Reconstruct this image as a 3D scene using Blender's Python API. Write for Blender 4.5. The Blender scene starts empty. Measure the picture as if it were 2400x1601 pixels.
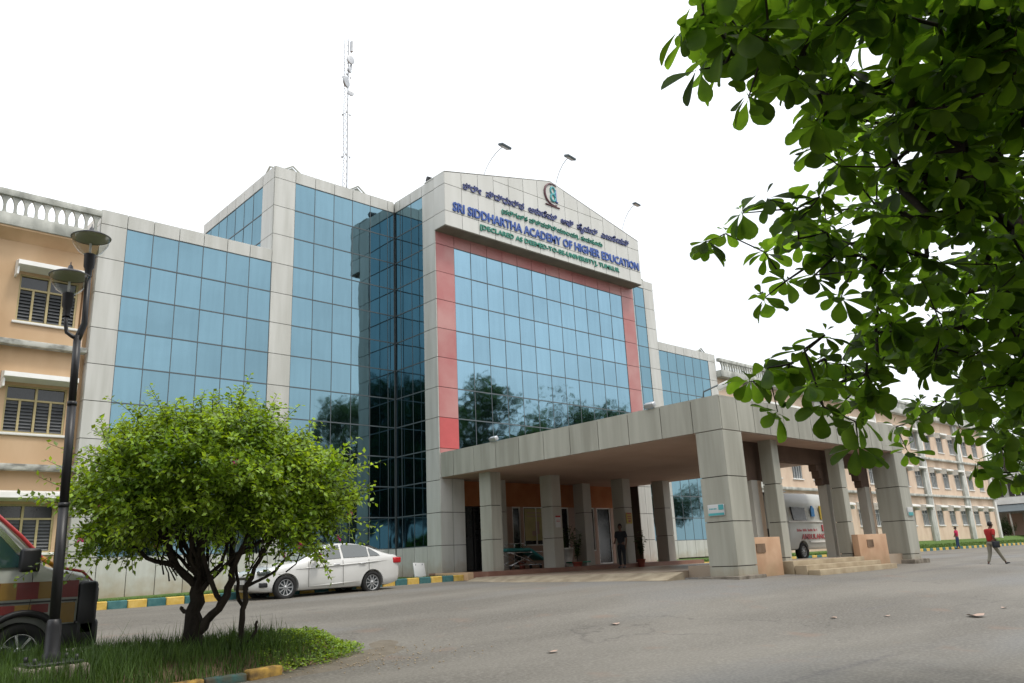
import bpy, bmesh, math, random
from math import sin, cos, pi, radians
from mathutils import Vector, Matrix, noise
scene = bpy.context.scene
col = scene.collection

# ------------------------------------------------------------------ camera
cam_d = bpy.data.cameras.new("camera"); cam = bpy.data.objects.new("camera", cam_d); col.objects.link(cam)
YAW, PITCH, ROLL, FPX = 0.7486, 0.2708, -0.0468, 1850.4
_s, _c, _sp, _cp, _sr, _cr = sin(YAW), cos(YAW), sin(PITCH), cos(PITCH), sin(ROLL), cos(ROLL)
fw = Vector((_s*_cp, _c*_cp, _sp)); rt = Vector((_c, -_s, 0)); up = Vector((-_s*_sp, -_c*_sp, _cp))
rt2 = rt*_cr + up*_sr; up2 = up*_cr - rt*_sr
m = Matrix((rt2, up2, -fw)).transposed().to_4x4(); m.translation = (0, 0, 1.2)
cam.matrix_world = m
cam_d.sensor_width = 36; cam_d.lens = FPX*36/2400; cam_d.clip_start = .05; cam_d.clip_end = 3000
scene.camera = cam
# ------------------------------------------------------------------ sky, sun, exposure
SUN_EL, SUN_AZ = radians(62), radians(158)       # azimuth clockwise from +Y
w = bpy.data.worlds.new("World"); scene.world = w; w.use_nodes = True
nt = w.node_tree; nt.nodes.clear()
out = nt.nodes.new('ShaderNodeOutputWorld')
sky = nt.nodes.new('ShaderNodeTexSky'); sky.sky_type = 'NISHITA'; sky.sun_disc = False
sky.sun_elevation = SUN_EL; sky.sun_rotation = SUN_AZ; sky.dust_density = 4; sky.air_density = 1.2
b1 = nt.nodes.new('ShaderNodeBackground'); b1.inputs[1].default_value = 0.05
nt.links.new(sky.outputs[0], b1.inputs[0])
tc = nt.nodes.new('ShaderNodeTexCoord'); sx = nt.nodes.new('ShaderNodeSeparateXYZ')
nt.links.new(tc.outputs['Generated'], sx.inputs[0])
mr = nt.nodes.new('ShaderNodeMapRange'); mr.inputs[1].default_value = -0.02; mr.inputs[2].default_value = 0.8
mr.inputs[3].default_value = 1.0; mr.inputs[4].default_value = 1.42
nt.links.new(sx.outputs[2], mr.inputs[0])
mp = nt.nodes.new('ShaderNodeMapping'); mp.inputs['Scale'].default_value = (1.5, 1.5, 5)
nt.links.new(tc.outputs['Generated'], mp.inputs[0])
nz = nt.nodes.new('ShaderNodeTexNoise'); nz.inputs['Scale'].default_value = 2.2; nz.inputs['Detail'].default_value = 5
nt.links.new(mp.outputs[0], nz.inputs[0])
mr2 = nt.nodes.new('ShaderNodeMapRange'); mr2.inputs[1].default_value = .35; mr2.inputs[2].default_value = .65
mr2.inputs[3].default_value = .92; mr2.inputs[4].default_value = 1.12
nt.links.new(nz.outputs[0], mr2.inputs[0])
mu = nt.nodes.new('ShaderNodeMath'); mu.operation = 'MULTIPLY'
nt.links.new(mr.outputs[0], mu.inputs[0]); nt.links.new(mr2.outputs[0], mu.inputs[1])
b2 = nt.nodes.new('ShaderNodeBackground'); b2.inputs[0].default_value = (.97, .99, 1, 1)
nt.links.new(mu.outputs[0], b2.inputs[1])
ad = nt.nodes.new('ShaderNodeAddShader')
nt.links.new(b1.outputs[0], ad.inputs[0]); nt.links.new(b2.outputs[0], ad.inputs[1]); nt.links.new(ad.outputs[0], out.inputs[0])
sl = bpy.data.lights.new("sun", 'SUN'); sl.energy = 1.6; sl.angle = radians(11); sl.color = (1, .95, .87)
so = bpy.data.objects.new("sun", sl); col.objects.link(so)
sdir = Vector((sin(SUN_AZ)*cos(SUN_EL), cos(SUN_AZ)*cos(SUN_EL), sin(SUN_EL)))
so.rotation_euler = sdir.to_track_quat('Z', 'Y').to_euler(); so.location = (0, -20, 60)
vs = scene.view_settings
scene.display_settings.display_device = 'sRGB'
vs.view_transform = 'Standard'; vs.look = 'None'; vs.exposure = 0.0; vs.gamma = 1
scene.cycles.max_bounces = 8; scene.cycles.transparent_max_bounces = 12

# ------------------------------------------------------------------ helpers
class MB:
    """collects faces; build() links them as one mesh object"""
    def __init__(s): s.v = []; s.f = []; s.mi = []; s.sm = []
    def face(s, pts, mi=0, sm=False):
        n = len(s.v); s.v += [tuple(p) for p in pts]; s.f.append(list(range(n, n+len(pts)))); s.mi.append(mi); s.sm.append(sm)
    def add(s, vs_, fs, mi=0, sm=False):
        n = len(s.v); s.v += [tuple(p) for p in vs_]
        for f in fs: s.f.append([n+i for i in f]); s.mi.append(mi); s.sm.append(sm)
    def box(s, x0, x1, y0, y1, z0, z1, mi=0, M=None, bev=0):
        if bev:
            return s.bevbox(x0, x1, y0, y1, z0, z1, mi, M, bev)
        vs_ = [Vector(p) for p in ((x0,y0,z0),(x1,y0,z0),(x1,y1,z0),(x0,y1,z0),(x0,y0,z1),(x1,y0,z1),(x1,y1,z1),(x0,y1,z1))]
        if M is not None: vs_ = [M @ p for p in vs_]
        s.add(vs_, [(0,3,2,1),(4,5,6,7),(0,1,5,4),(1,2,6,5),(2,3,7,6),(3,0,4,7)], mi)
    def bevbox(s, x0, x1, y0, y1, z0, z1, mi, M, bev):
        bm = bmesh.new(); bmesh.ops.create_cube(bm, size=1)
        for v in bm.verts: v.co = Vector((x0+(x1-x0)*(v.co.x+.5), y0+(y1-y0)*(v.co.y+.5), z0+(z1-z0)*(v.co.z+.5)))
        bmesh.ops.bevel(bm, geom=bm.edges[:], offset=bev, segments=2, affect='EDGES', profile=.5)
        s.bm(bm, mi, True, M)
    def bm(s, bm, mi=0, sm=False, M=None):
        bm.verts.ensure_lookup_table()
        for i, v in enumerate(bm.verts): v.index = i
        vs_ = [(M @ v.co if M is not None else v.co.copy()) for v in bm.verts]
        s.add(vs_, [[v.index for v in f.verts] for f in bm.faces], mi, sm); bm.free()
    def tube(s, pts, r, n=8, mi=0, cap=True):
        pts = [Vector(p) for p in pts]; rs = r if isinstance(r, (list, tuple)) else [r]*len(pts)
        base = len(s.v); prev = None
        for i, p in enumerate(pts):
            t = (pts[min(i+1, len(pts)-1)]-pts[max(i-1, 0)]); t = t.normalized() if t.length > 1e-9 else Vector((0,0,1))
            if prev is None: a = t.orthogonal().normalized()
            else:
                a = prev - t*prev.dot(t); a = a.normalized() if a.length > 1e-6 else t.orthogonal().normalized()
            prev = a; b = t.cross(a)
            for k in range(n):
                q = p + (a*cos(2*pi*k/n)+b*sin(2*pi*k/n))*rs[i]; s.v.append(tuple(q))
        for i in range(len(pts)-1):
            for k in range(n):
                s.f.append([base+i*n+k, base+i*n+(k+1) % n, base+(i+1)*n+(k+1) % n, base+(i+1)*n+k]); s.mi.append(mi); s.sm.append(True)
        if cap:
            s.f.append([base+k for k in range(n)][::-1]); s.mi.append(mi); s.sm.append(False)
            e = base+(len(pts)-1)*n; s.f.append([e+k for k in range(n)]); s.mi.append(mi); s.sm.append(False)
    def lathe(s, prof, n=20, mi=0, M=None, sm=True):
        base = len(s.v)
        for (r, z) in prof:
            for k in range(n):
                q = Vector((r*cos(2*pi*k/n), r*sin(2*pi*k/n), z)); s.v.append(tuple(M @ q if M is not None else q))
        for i in range(len(prof)-1):
            for k in range(n):
                s.f.append([base+i*n+k, base+i*n+(k+1) % n, base+(i+1)*n+(k+1) % n, base+(i+1)*n+k]); s.mi.append(mi); s.sm.append(sm)
    def prism(s, pts, axis, a0, a1, mi=0):
        """2D outline extruded along axis ('x': pts are (y,z); 'y': pts are (x,z); 'z': (x,y))"""
        def P(p, a): return {'x': (a, p[0], p[1]), 'y': (p[0], a, p[1]), 'z': (p[0], p[1], a)}[axis]
        n = len(pts); vs_ = [P(p, a0) for p in pts]+[P(p, a1) for p in pts]
        s.add(vs_, [list(range(n))[::-1], [n+i for i in range(n)]]+[[i, (i+1) % n, n+(i+1) % n, n+i] for i in range(n)], mi)
    def build(s, name, mats, parent=None, recalc=True):
        me = bpy.data.meshes.new(name)
        off = Vector((0,0,0))
        if parent is not None:
            o_ = parent
            while o_ is not None: off += o_.location; o_ = o_.parent
        me.from_pydata([tuple(Vector(p)-off) for p in s.v], [], s.f)
        if not isinstance(mats, (list, tuple)): mats = [mats]
        for mt in mats: me.materials.append(mt)
        me.polygons.foreach_set('material_index', s.mi); me.polygons.foreach_set('use_smooth', s.sm)
        if recalc:
            bm = bmesh.new(); bm.from_mesh(me); bmesh.ops.recalc_face_normals(bm, faces=bm.faces); bm.to_mesh(me); bm.free()
        me.update()
        o = bpy.data.objects.new(name, me); col.objects.link(o)
        if parent is not None: o.parent = parent
        return o
def tag(o, label, cat, group=None, kind=None):
    o['label'] = label
    if cat: o['category'] = cat
    if group: o['group'] = group
    if kind: o['kind'] = kind
    return o
def thing(name, loc, label, cat, group=None):
    o = bpy.data.objects.new(name, None); col.objects.link(o); o.location = loc; o.empty_display_size = .2
    return tag(o, label, cat, group)
def structure(o): o['kind'] = 'structure'; return o
def copy_tree(o, parent=None):
    c = o.copy(); col.objects.link(c)
    if parent is not None: c.parent = parent
    for ch in list(o.children): copy_tree(ch, c)
    return c
def T(x=0, y=0, z=0): return Matrix.Translation((x, y, z))
def RX(a): return Matrix.Rotation(a, 4, 'X')
def RY(a): return Matrix.Rotation(a, 4, 'Y')
def RZ(a): return Matrix.Rotation(a, 4, 'Z')
def lerp(a, b, t): return a+(b-a)*t
def interp(x, pts):
    if x <= pts[0][0]: return pts[0][1]
    for (x0, y0), (x1, y1) in zip(pts, pts[1:]):
        if x <= x1: return lerp(y0, y1, (x-x0)/(x1-x0))
    return pts[-1][1]
# ------------------------------------------------------------------ materials
def mat(name, c, rough=.6, var=.12, scale=2.0, stretch=(1,1,1), c2=None, bump=0.0, bscale=30, metal=0.0, spec=.4, island=0.0,
        coat=0.0, transl=0.0, detail=6, mixlo=.35, mixhi=.65, emit=None, alpha=None, obj=False, splash=None, tval=2.6):
    m_ = bpy.data.materials.new(name); m_.use_nodes = True; n = m_.node_tree; N = n.nodes; L = n.links
    bs = N['Principled BSDF']
    geo = N.new('ShaderNodeNewGeometry'); tcn = N.new('ShaderNodeTexCoord')
    src = tcn.outputs['Object'] if obj else geo.outputs['Position']
    mpn = N.new('ShaderNodeMapping'); mpn.inputs['Scale'].default_value = stretch; L.new(src, mpn.inputs[0])
    no = N.new('ShaderNodeTexNoise'); no.inputs['Scale'].default_value = scale; no.inputs['Detail'].default_value = detail; L.new(mpn.outputs[0], no.inputs[0])
    r = N.new('ShaderNodeMapRange'); r.inputs[1].default_value = mixlo; r.inputs[2].default_value = mixhi; L.new(no.outputs[0], r.inputs[0])
    mx = N.new('ShaderNodeMix'); mx.data_type = 'RGBA'
    if c2 is None: ca = tuple(max(0, k*(1-var)) for k in c); cb = tuple(min(1, k*(1+var)) for k in c)
    else: ca, cb = c, c2
    mx.inputs[6].default_value = (*ca, 1); mx.inputs[7].default_value = (*cb, 1); L.new(r.outputs[0], mx.inputs[0])
    outc = mx.outputs[2]
    if island:
        hs = N.new('ShaderNodeHueSaturation'); r2 = N.new('ShaderNodeMapRange'); r2.inputs[3].default_value = 1-island; r2.inputs[4].default_value = 1+island
        L.new(geo.outputs['Random Per Island'], r2.inputs[0]); L.new(r2.outputs[0], hs.inputs['Value']); L.new(outc, hs.inputs['Color']); outc = hs.outputs[0]
    if splash:          # mud splashed up the foot of the wall
        sz = N.new('ShaderNodeSeparateXYZ'); L.new(geo.outputs['Position'], sz.inputs[0])
        ns_ = N.new('ShaderNodeTexNoise'); ns_.inputs['Scale'].default_value = 3; ns_.inputs['Detail'].default_value = 6; L.new(geo.outputs['Position'], ns_.inputs[0])
        ma = N.new('ShaderNodeMath'); ma.operation = 'MULTIPLY_ADD'; ma.inputs[1].default_value = 1.1; L.new(ns_.outputs[0], ma.inputs[0]); L.new(sz.outputs[2], ma.inputs[2])
        rs_ = N.new('ShaderNodeMapRange'); rs_.inputs[1].default_value = splash-.1; rs_.inputs[2].default_value = splash+.75; rs_.inputs[3].default_value = .8; rs_.inputs[4].default_value = 0; L.new(ma.outputs[0], rs_.inputs[0])
        mx3 = N.new('ShaderNodeMix'); mx3.data_type = 'RGBA'; L.new(rs_.outputs[0], mx3.inputs[0]); L.new(outc, mx3.inputs[6]); mx3.inputs[7].default_value = (.33,.24,.13,1); outc = mx3.outputs[2]
    L.new(outc, bs.inputs['Base Color'])
    bs.inputs['Roughness'].default_value = rough; bs.inputs['Metallic'].default_value = metal
    bs.inputs['Specular IOR Level'].default_value = spec; bs.inputs['Coat Weight'].default_value = coat; bs.inputs['Coat Roughness'].default_value = .06
    if bump:
        nb = N.new('ShaderNodeTexNoise'); nb.inputs['Scale'].default_value = bscale; nb.inputs['Detail'].default_value = 5; L.new(src, nb.inputs[0])
        bp = N.new('ShaderNodeBump'); bp.inputs['Strength'].default_value = bump; bp.inputs['Distance'].default_value = .02
        L.new(nb.outputs[0], bp.inputs['Height']); L.new(bp.outputs[0], bs.inputs['Normal'])
    if transl:
        tr = N.new('ShaderNodeBsdfTranslucent'); L.new(outc, tr.inputs[0])
        hs2 = N.new('ShaderNodeHueSaturation'); hs2.inputs['Saturation'].default_value = 1.1; hs2.inputs['Value'].default_value = tval; hs2.inputs['Hue'].default_value = .478
        L.new(outc, hs2.inputs['Color']); L.new(hs2.outputs[0], tr.inputs[0])
        ms = N.new('ShaderNodeMixShader'); ms.inputs[0].default_value = transl
        L.new(bs.outputs[0], ms.inputs[1]); L.new(tr.outputs[0], ms.inputs[2]); L.new(ms.outputs[0], N['Material Output'].inputs[0])
    if emit: bs.inputs['Emission Color'].default_value = (*emit, 1); bs.inputs['Emission Strength'].default_value = 1
    return m_
def glassmat(name, tint, rough=.035, wob=.02, dark=(.01,.02,.03), streak=0.0, mix=.93):
    m_ = bpy.data.materials.new(name); m_.use_nodes = True; n = m_.node_tree; N = n.nodes; L = n.links
    N.remove(N['Principled BSDF']); o_ = N['Material Output']
    geo = N.new('ShaderNodeNewGeometry')
    gl = N.new('ShaderNodeBsdfGlossy'); gl.inputs['Roughness'].default_value = rough
    df = N.new('ShaderNodeBsdfDiffuse'); df.inputs[0].default_value = (*dark, 1)
    hs = N.new('ShaderNodeHueSaturation'); hs.inputs['Color'].default_value = (*tint, 1)
    r2 = N.new('ShaderNodeMapRange'); r2.inputs[3].default_value = .93; r2.inputs[4].default_value = 1.06
    L.new(geo.outputs['Random Per Island'], r2.inputs[0])
    # dust runs on the glass, fine vertical
    mpn = N.new('ShaderNodeMapping'); mpn.inputs['Scale'].default_value = (2.2, 2.2, .22); L.new(geo.outputs['Position'], mpn.inputs[0])
    no = N.new('ShaderNodeTexNoise'); no.inputs['Scale'].default_value = 2.5; no.inputs['Detail'].default_value = 5; L.new(mpn.outputs[0], no.inputs[0])
    r3 = N.new('ShaderNodeMapRange'); r3.inputs[1].default_value = .35; r3.inputs[2].default_value = .7; r3.inputs[3].default_value = 1.02; r3.inputs[4].default_value = .95
    L.new(no.outputs[0], r3.inputs[0])
    mm = N.new('ShaderNodeMath'); mm.operation = 'MULTIPLY'; L.new(r2.outputs[0], mm.inputs[0]); L.new(r3.outputs[0], mm.inputs[1])
    L.new(mm.outputs[0], hs.inputs['Value']); L.new(hs.outputs[0], gl.inputs[0])
    nb = N.new('ShaderNodeTexNoise'); nb.inputs['Scale'].default_value = .9; nb.inputs['Detail'].default_value = 2; L.new(geo.outputs['Position'], nb.inputs[0])
    bp = N.new('ShaderNodeBump'); bp.inputs['Strength'].default_value = .3; bp.inputs['Distance'].default_value = wob
    L.new(nb.outputs[0], bp.inputs['Height']); L.new(bp.outputs[0], gl.inputs['Normal'])
    ms = N.new('ShaderNodeMixShader'); ms.inputs[0].default_value = mix
    L.new(df.outputs[0], ms.inputs[1]); L.new(gl.outputs[0], ms.inputs[2]); L.new(ms.outputs[0], o_.inputs[0])
    return m_
M = {}
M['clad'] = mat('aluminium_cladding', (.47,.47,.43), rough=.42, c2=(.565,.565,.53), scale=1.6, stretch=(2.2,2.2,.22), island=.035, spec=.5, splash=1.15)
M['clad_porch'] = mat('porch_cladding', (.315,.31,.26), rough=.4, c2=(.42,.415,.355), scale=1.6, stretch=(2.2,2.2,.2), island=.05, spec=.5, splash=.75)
M['clad_sign'] = mat('name_board_panel', (.54,.54,.50), rough=.42, c2=(.60,.60,.565), scale=1.2, stretch=(1.5,1.5,.3), island=.03, spec=.5)
M['lowwall'] = mat('orange_peach_render', (.46,.28,.17), rough=.9, c2=(.56,.37,.24), scale=1.6, bump=.15, splash=.75)
M['soffit'] = mat('soffit_panel', (.15,.135,.105), rough=.7, var=.12)
M['joint'] = mat('dark_joint', (.06,.055,.045), rough=.8)
M['pink'] = mat('faded_red_panel', (.42,.155,.15), rough=.4, c2=(.47,.24,.225), scale=.8, island=.05)
M['pinkred'] = mat('reflection_red_panel', (.50,.10,.10), rough=.4, var=.06)  # stronger red puts a reflection into the panel colour
M['glass'] = glassmat('blue_mirror_glass', (.180,.296,.352))
M['glass_front'] = glassmat('blue_mirror_glass_front', (.228,.366,.447))
M['mull'] = mat('mullion', (.09,.11,.12), rough=.5, var=.05)
M['peach'] = mat('peach_render', (.50,.335,.195), rough=.9, c2=(.60,.425,.265), scale=.9, stretch=(1,1,.4), bump=.1)
M['peach2'] = mat('haze_paled_peach_render', (.60,.45,.33), rough=.9, c2=(.70,.56,.43), scale=1.2, stretch=(1,1,.5), bump=.1)  # haze on the far wing is put into this paler tone
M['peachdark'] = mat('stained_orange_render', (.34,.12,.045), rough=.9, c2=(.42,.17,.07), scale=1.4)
M['white'] = mat('white_paint', (.68,.68,.64), rough=.6, c2=(.80,.80,.77), scale=1.5)
M['stone'] = mat('weathered_white_concrete', (.30,.31,.28), rough=.9, c2=(.58,.59,.54), scale=2.2, stretch=(1,1,.5), bump=.3)
M['grime'] = mat('grimy_ledge', (.20,.20,.18), rough=.9, c2=(.52,.52,.47), scale=3.5, stretch=(1,1,2), bump=.3)
M['darkwin'] = mat('dark_window_glass', (.018,.02,.022), rough=.08, var=.3, spec=.6)
M['louvre'] = mat('louvre_glass', (.10,.105,.11), rough=.35, var=.2)
M['cream'] = mat('cream_frame', (.46,.38,.20), rough=.6)
M['brown'] = mat('brown_ceiling', (.40,.285,.225), rough=.85, c2=(.46,.335,.27), scale=.6)
M['shadebrown'] = mat('shaded_brown_wall', (.115,.075,.055), rough=.85, var=.15)  # brown darkened to hold the porch shade in the colour
M['plinthm'] = mat('stained_plinth', (.10,.085,.065), rough=.95, c2=(.24,.21,.17), scale=4, bump=.4)
M['ramp'] = mat('worn_ramp_concrete', (.22,.18,.125), rough=.9, c2=(.34,.29,.21), scale=2.5, bump=.2)
M['tile'] = mat('red_brown_tile', (.21,.10,.075), rough=.35, c2=(.30,.17,.12), scale=1.5)
M['tilepale'] = mat('dusty_tile', (.34,.26,.19), rough=.45, c2=(.42,.34,.26), scale=.9)
M['cream_step'] = mat('cream_step', (.30,.235,.15), rough=.85, c2=(.42,.345,.235), scale=2.5)
M['colgrey'] = mat('column_cladding', (.37,.355,.31), rough=.45, c2=(.46,.445,.40), scale=1.2, stretch=(1,1,.3), island=.04)
M['black'] = mat('black_paint', (.018,.018,.02), rough=.4, var=.2)
M['rubber'] = mat('rubber', (.02,.02,.02), rough=.85)
M['metal'] = mat('grey_metal', (.45,.46,.47), rough=.4, metal=.6)
M['chrome'] = mat('chrome', (.62,.63,.64), rough=.22, metal=1)
M['blue_letter'] = mat('blue_letter', (.045,.10,.34), rough=.4, var=.1)
M['navy_letter'] = mat('navy_letter', (.07,.085,.22), rough=.4, var=.1)
M['green_letter'] = mat('green_letter', (.04,.23,.17), rough=.4, var=.1)
M['maroon'] = mat('maroon_letter', (.12,.05,.06), rough=.4, var=.1)
M['yellow_kerb'] = mat('yellow_kerb_paint', (.55,.36,.07), rough=.9, c2=(.66,.47,.14), scale=6, bump=.3)
M['teal_kerb'] = mat('teal_kerb_paint', (.035,.12,.125), rough=.9, c2=(.07,.18,.18), scale=6, bump=.3)
M['earth'] = mat('bare_soil', (.12,.075,.045), rough=1, c2=(.22,.15,.10), scale=3, bump=.5)
M['grassbase'] = mat('lawn', (.05,.10,.018), rough=1, c2=(.10,.17,.03), scale=5, bump=.6)
M['blade'] = mat('grass_blade', (.035,.075,.012), rough=.65, c2=(.07,.125,.025), scale=1.2, island=.45, transl=.25)
M['mudkerb'] = mat('muddy_kerb_paint', (.14,.09,.04), rough=.95, c2=(.48,.30,.07), scale=9, bump=.4)
M['mudsheet'] = mat('washed_mud', (.135,.115,.085), rough=.95, c2=(.18,.155,.12), scale=5, bump=.4)
M['mudkerb2'] = mat('muddy_teal_kerb_paint', (.09,.075,.05), rough=.95, c2=(.05,.11,.10), scale=9, bump=.4)
M['bark'] = mat('bark', (.016,.012,.009), rough=.95, c2=(.042,.032,.024), scale=9, stretch=(1,1,.3), bump=.6)
M['leaf_boug'] = mat('small_leaf', (.10,.185,.018), rough=.42, c2=(.23,.34,.04), scale=2.2, island=.6, transl=.28, spec=.4)
M['leaf_big'] = mat('big_leaf', (.022,.050,.007), rough=.5, c2=(.045,.088,.012), scale=6, island=.55, transl=.6, spec=.22, tval=5.0)
M['leaf_dark'] = mat('tree_leaf', (.022,.05,.014), rough=.6, c2=(.05,.095,.022), scale=.4, island=.4, transl=.25)
M['palm'] = mat('palm_leaf', (.05,.09,.04), rough=.5, var=.2, island=.3, transl=.25)
M['flower'] = mat('pink_bract', (.55,.05,.20), rough=.6, transl=.3)
M['carwhite'] = mat('white_car_paint', (.58,.58,.555), rough=.3, var=.03, coat=.7, c2=(.66,.66,.64), scale=1)
M['greyglass'] = mat('grey_window_glass', (.13,.145,.15), rough=.2, var=.25, spec=.6)
M['greyframe'] = mat('grey_frame', (.50,.51,.50), rough=.6)
M['carglass'] = mat('car_glass', (.02,.035,.035), rough=.04, var=.1, spec=1.0, coat=1)
M['screenglass'] = mat('windscreen_glass', (.05,.12,.12), rough=.04, var=.1, spec=1.0, coat=1)
M['redlamp'] = mat('red_lamp', (.45,.01,.015), rough=.2, coat=.5)
M['red'] = mat('red_paint', (.42,.03,.03), rough=.35, coat=.4)
M['vanred'] = mat('shaded_red_vinyl', (.13,.009,.008), rough=.4, coat=.3)  # tree shade over the van put into the red
M['vanyellow'] = mat('shaded_yellow_vinyl', (.20,.115,.014), rough=.4, coat=.3)  # yellow darkened by the same painted tree shade
M['orange'] = mat('orange_vinyl', (.60,.25,.02), rough=.4)
M['mastgrey'] = mat('galvanised_steel', (.30,.31,.32), rough=.5)
M['vanbody'] = mat('shaded_white_paint', (.34,.36,.32), rough=.35, c2=(.42,.44,.40), coat=.4, scale=2)  # white van paint darkened, tree shade put into the colour
M['vanglass'] = mat('van_glass', (.02,.05,.05), rough=.05, var=.1, spec=.8, coat=.6)
M['vanwhite'] = mat('van_white_paint', (.50,.51,.47), rough=.35, var=.05, coat=.4)
M['skin'] = mat('skin', (.14,.07,.045), rough=.55, var=.08)
M['hair'] = mat('hair', (.012,.010,.010), rough=.6)
M['redshirt'] = mat('red_cloth', (.36,.022,.02), rough=.9)
M['pinkshirt'] = mat('pink_cloth', (.55,.03,.10), rough=.9)
M['darkcloth'] = mat('dark_cloth', (.022,.024,.03), rough=.9)
M['bluecloth'] = mat('blue_cloth', (.03,.055,.13), rough=.9)
M['khaki'] = mat('khaki_cloth', (.27,.25,.20), rough=.9)
M['plum'] = mat('plum_cloth', (.16,.09,.085), rough=.9)
M['paper'] = mat('white_board', (.55,.56,.56), rough=.5, var=.05)
M['teal'] = mat('teal_vinyl', (.02,.16,.16), rough=.4)
M['green_paint'] = mat('green_paint', (.03,.24,.15), rough=.5)
M['terracotta'] = mat('terracotta', (.25,.06,.04), rough=.8)
M['yellow'] = mat('yellow_sheet', (.50,.36,.04), rough=.6)
M['yellowpale'] = mat('pale_yellow_sheet', (.46,.42,.20), rough=.6)
M['cyan'] = mat('pale_cyan_print', (.08,.36,.38), rough=.5)
M['bluepaint'] = mat('blue_print', (.04,.22,.5), rough=.5)
M['shade'] = mat('lamp_shade_enamel', (.32,.33,.22), rough=.5, var=.05)
M['shade_top'] = mat('lamp_shade_top', (.06,.062,.07), rough=.45, var=.05)
def clear_glass(name):
    m_ = bpy.data.materials.new(name); m_.use_nodes = True; N = m_.node_tree.nodes; L = m_.node_tree.links
    N.remove(N['Principled BSDF'])
    t = N.new('ShaderNodeBsdfTransparent'); t.inputs[0].default_value = (.86,.87,.86,1)
    g = N.new('ShaderNodeBsdfGlossy'); g.inputs['Roughness'].default_value = .05
    fz = N.new('ShaderNodeLayerWeight'); fz.inputs[0].default_value = .12
    ms = N.new('ShaderNodeMixShader'); L.new(fz.outputs[1], ms.inputs[0]); L.new(t.outputs[0], ms.inputs[1]); L.new(g.outputs[0], ms.inputs[2])
    L.new(ms.outputs[0], N['Material Output'].inputs[0]); return m_
M['clear'] = clear_glass('clear_acrylic')
# asphalt: worn, dusty, patchy
def asphalt():
    m_ = bpy.data.materials.new('worn_asphalt'); m_.use_nodes = True; n = m_.node_tree; N = n.nodes; L = n.links; bs = N['Principled BSDF']
    geo = N.new('ShaderNodeNewGeometry')
    def nzz(scale, det, st=(1,1,1), lo=.4, hi=.6):
        mpn = N.new('ShaderNodeMapping'); mpn.inputs['Scale'].default_value = st; L.new(geo.outputs['Position'], mpn.inputs[0])
        a = N.new('ShaderNodeTexNoise'); a.inputs['Scale'].default_value = scale; a.inputs['Detail'].default_value = det; L.new(mpn.outputs[0], a.inputs[0])
        r = N.new('ShaderNodeMapRange'); r.inputs[1].default_value = lo; r.inputs[2].default_value = hi; L.new(a.outputs[0], r.inputs[0]); return r.outputs[0]
    def mix(fac, a, b):
        x = N.new('ShaderNodeMix'); x.data_type = 'RGBA'
        if isinstance(fac, float): x.inputs[0].default_value = fac
        else: L.new(fac, x.inputs[0])
        for i, c in ((6, a), (7, b)):
            if isinstance(c, tuple): x.inputs[i].default_value = (*c, 1)
            else: L.new(c, x.inputs[i])
        return x.outputs[2]
    base = mix(nzz(.35, 8, (.5,1.6,1), .38, .62), (.112,.103,.086), (.170,.158,.134))      # dust drifts, long along the road
    base = mix(nzz(.13, 5, (.6,1.8,1), .5, .62), base, (.155,.153,.145))                       # bluish bare patches
    tr = nzz(.55, 6, (.22,2.4,1), .60, .70)
    f = N.new('ShaderNodeMath'); f.operation = 'MULTIPLY'; f.inputs[1].default_value = .8; L.new(tr, f.inputs[0])
    base = mix(f.outputs[0], base, (.095,.09,.088))                                          # tyre-darkened streaks
    agg = nzz(28, 6, (1,1,1), .42, .68); fa = N.new('ShaderNodeMath'); fa.operation = 'MULTIPLY'; fa.inputs[1].default_value = .42; L.new(agg, fa.inputs[0])
    base = mix(fa.outputs[0], base, (.30,.28,.25))
    rd = nzz(1.1, 6, (1,1,1), .62, .72); fr = N.new('ShaderNodeMath'); fr.operation = 'MULTIPLY'; fr.inputs[1].default_value = .4; L.new(rd, fr.inputs[0])
    base = mix(fr.outputs[0], base, (.22,.15,.11))
    vo = N.new('ShaderNodeTexVoronoi'); vo.feature = 'DISTANCE_TO_EDGE'; vo.inputs['Scale'].default_value = .33
    wp = N.new('ShaderNodeTexNoise'); wp.inputs['Scale'].default_value = 1.7; wp.inputs['Detail'].default_value = 6; L.new(geo.outputs['Position'], wp.inputs[0])
    va = N.new('ShaderNodeVectorMath'); va.operation = 'MULTIPLY_ADD'; va.inputs[1].default_value = (1.6,1.6,0); L.new(wp.outputs['Color'], va.inputs[0]); L.new(geo.outputs['Position'], va.inputs[2]); L.new(va.outputs[0], vo.inputs['Vector'])
    rc = N.new('ShaderNodeMapRange'); rc.inputs[1].default_value = 0; rc.inputs[2].default_value = .012; rc.inputs[3].default_value = .55; rc.inputs[4].default_value = 0; L.new(vo.outputs['Distance'], rc.inputs[0])
    cm = N.new('ShaderNodeMath'); cm.operation = 'MULTIPLY'; L.new(rc.outputs[0], cm.inputs[0]); L.new(nzz(.2, 3, (1,1,1), .5, .6), cm.inputs[1])
    base = mix(cm.outputs[0], base, (.06,.055,.05))
    L.new(base, bs.inputs['Base Color']); bs.inputs['Roughness'].default_value = .8; bs.inputs['Specular IOR Level'].default_value = .35
    nb = N.new('ShaderNodeTexNoise'); nb.inputs['Scale'].default_value = 60; nb.inputs['Detail'].default_value = 6; L.new(geo.outputs['Position'], nb.inputs[0])
    bp = N.new('ShaderNodeBump'); bp.inputs['Strength'].default_value = .5; bp.inputs['Distance'].default_value = .012
    L.new(nb.outputs[0], bp.inputs['Height']); L.new(bp.outputs[0], bs.inputs['Normal']); return m_
M['asphalt'] = asphalt()

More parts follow.
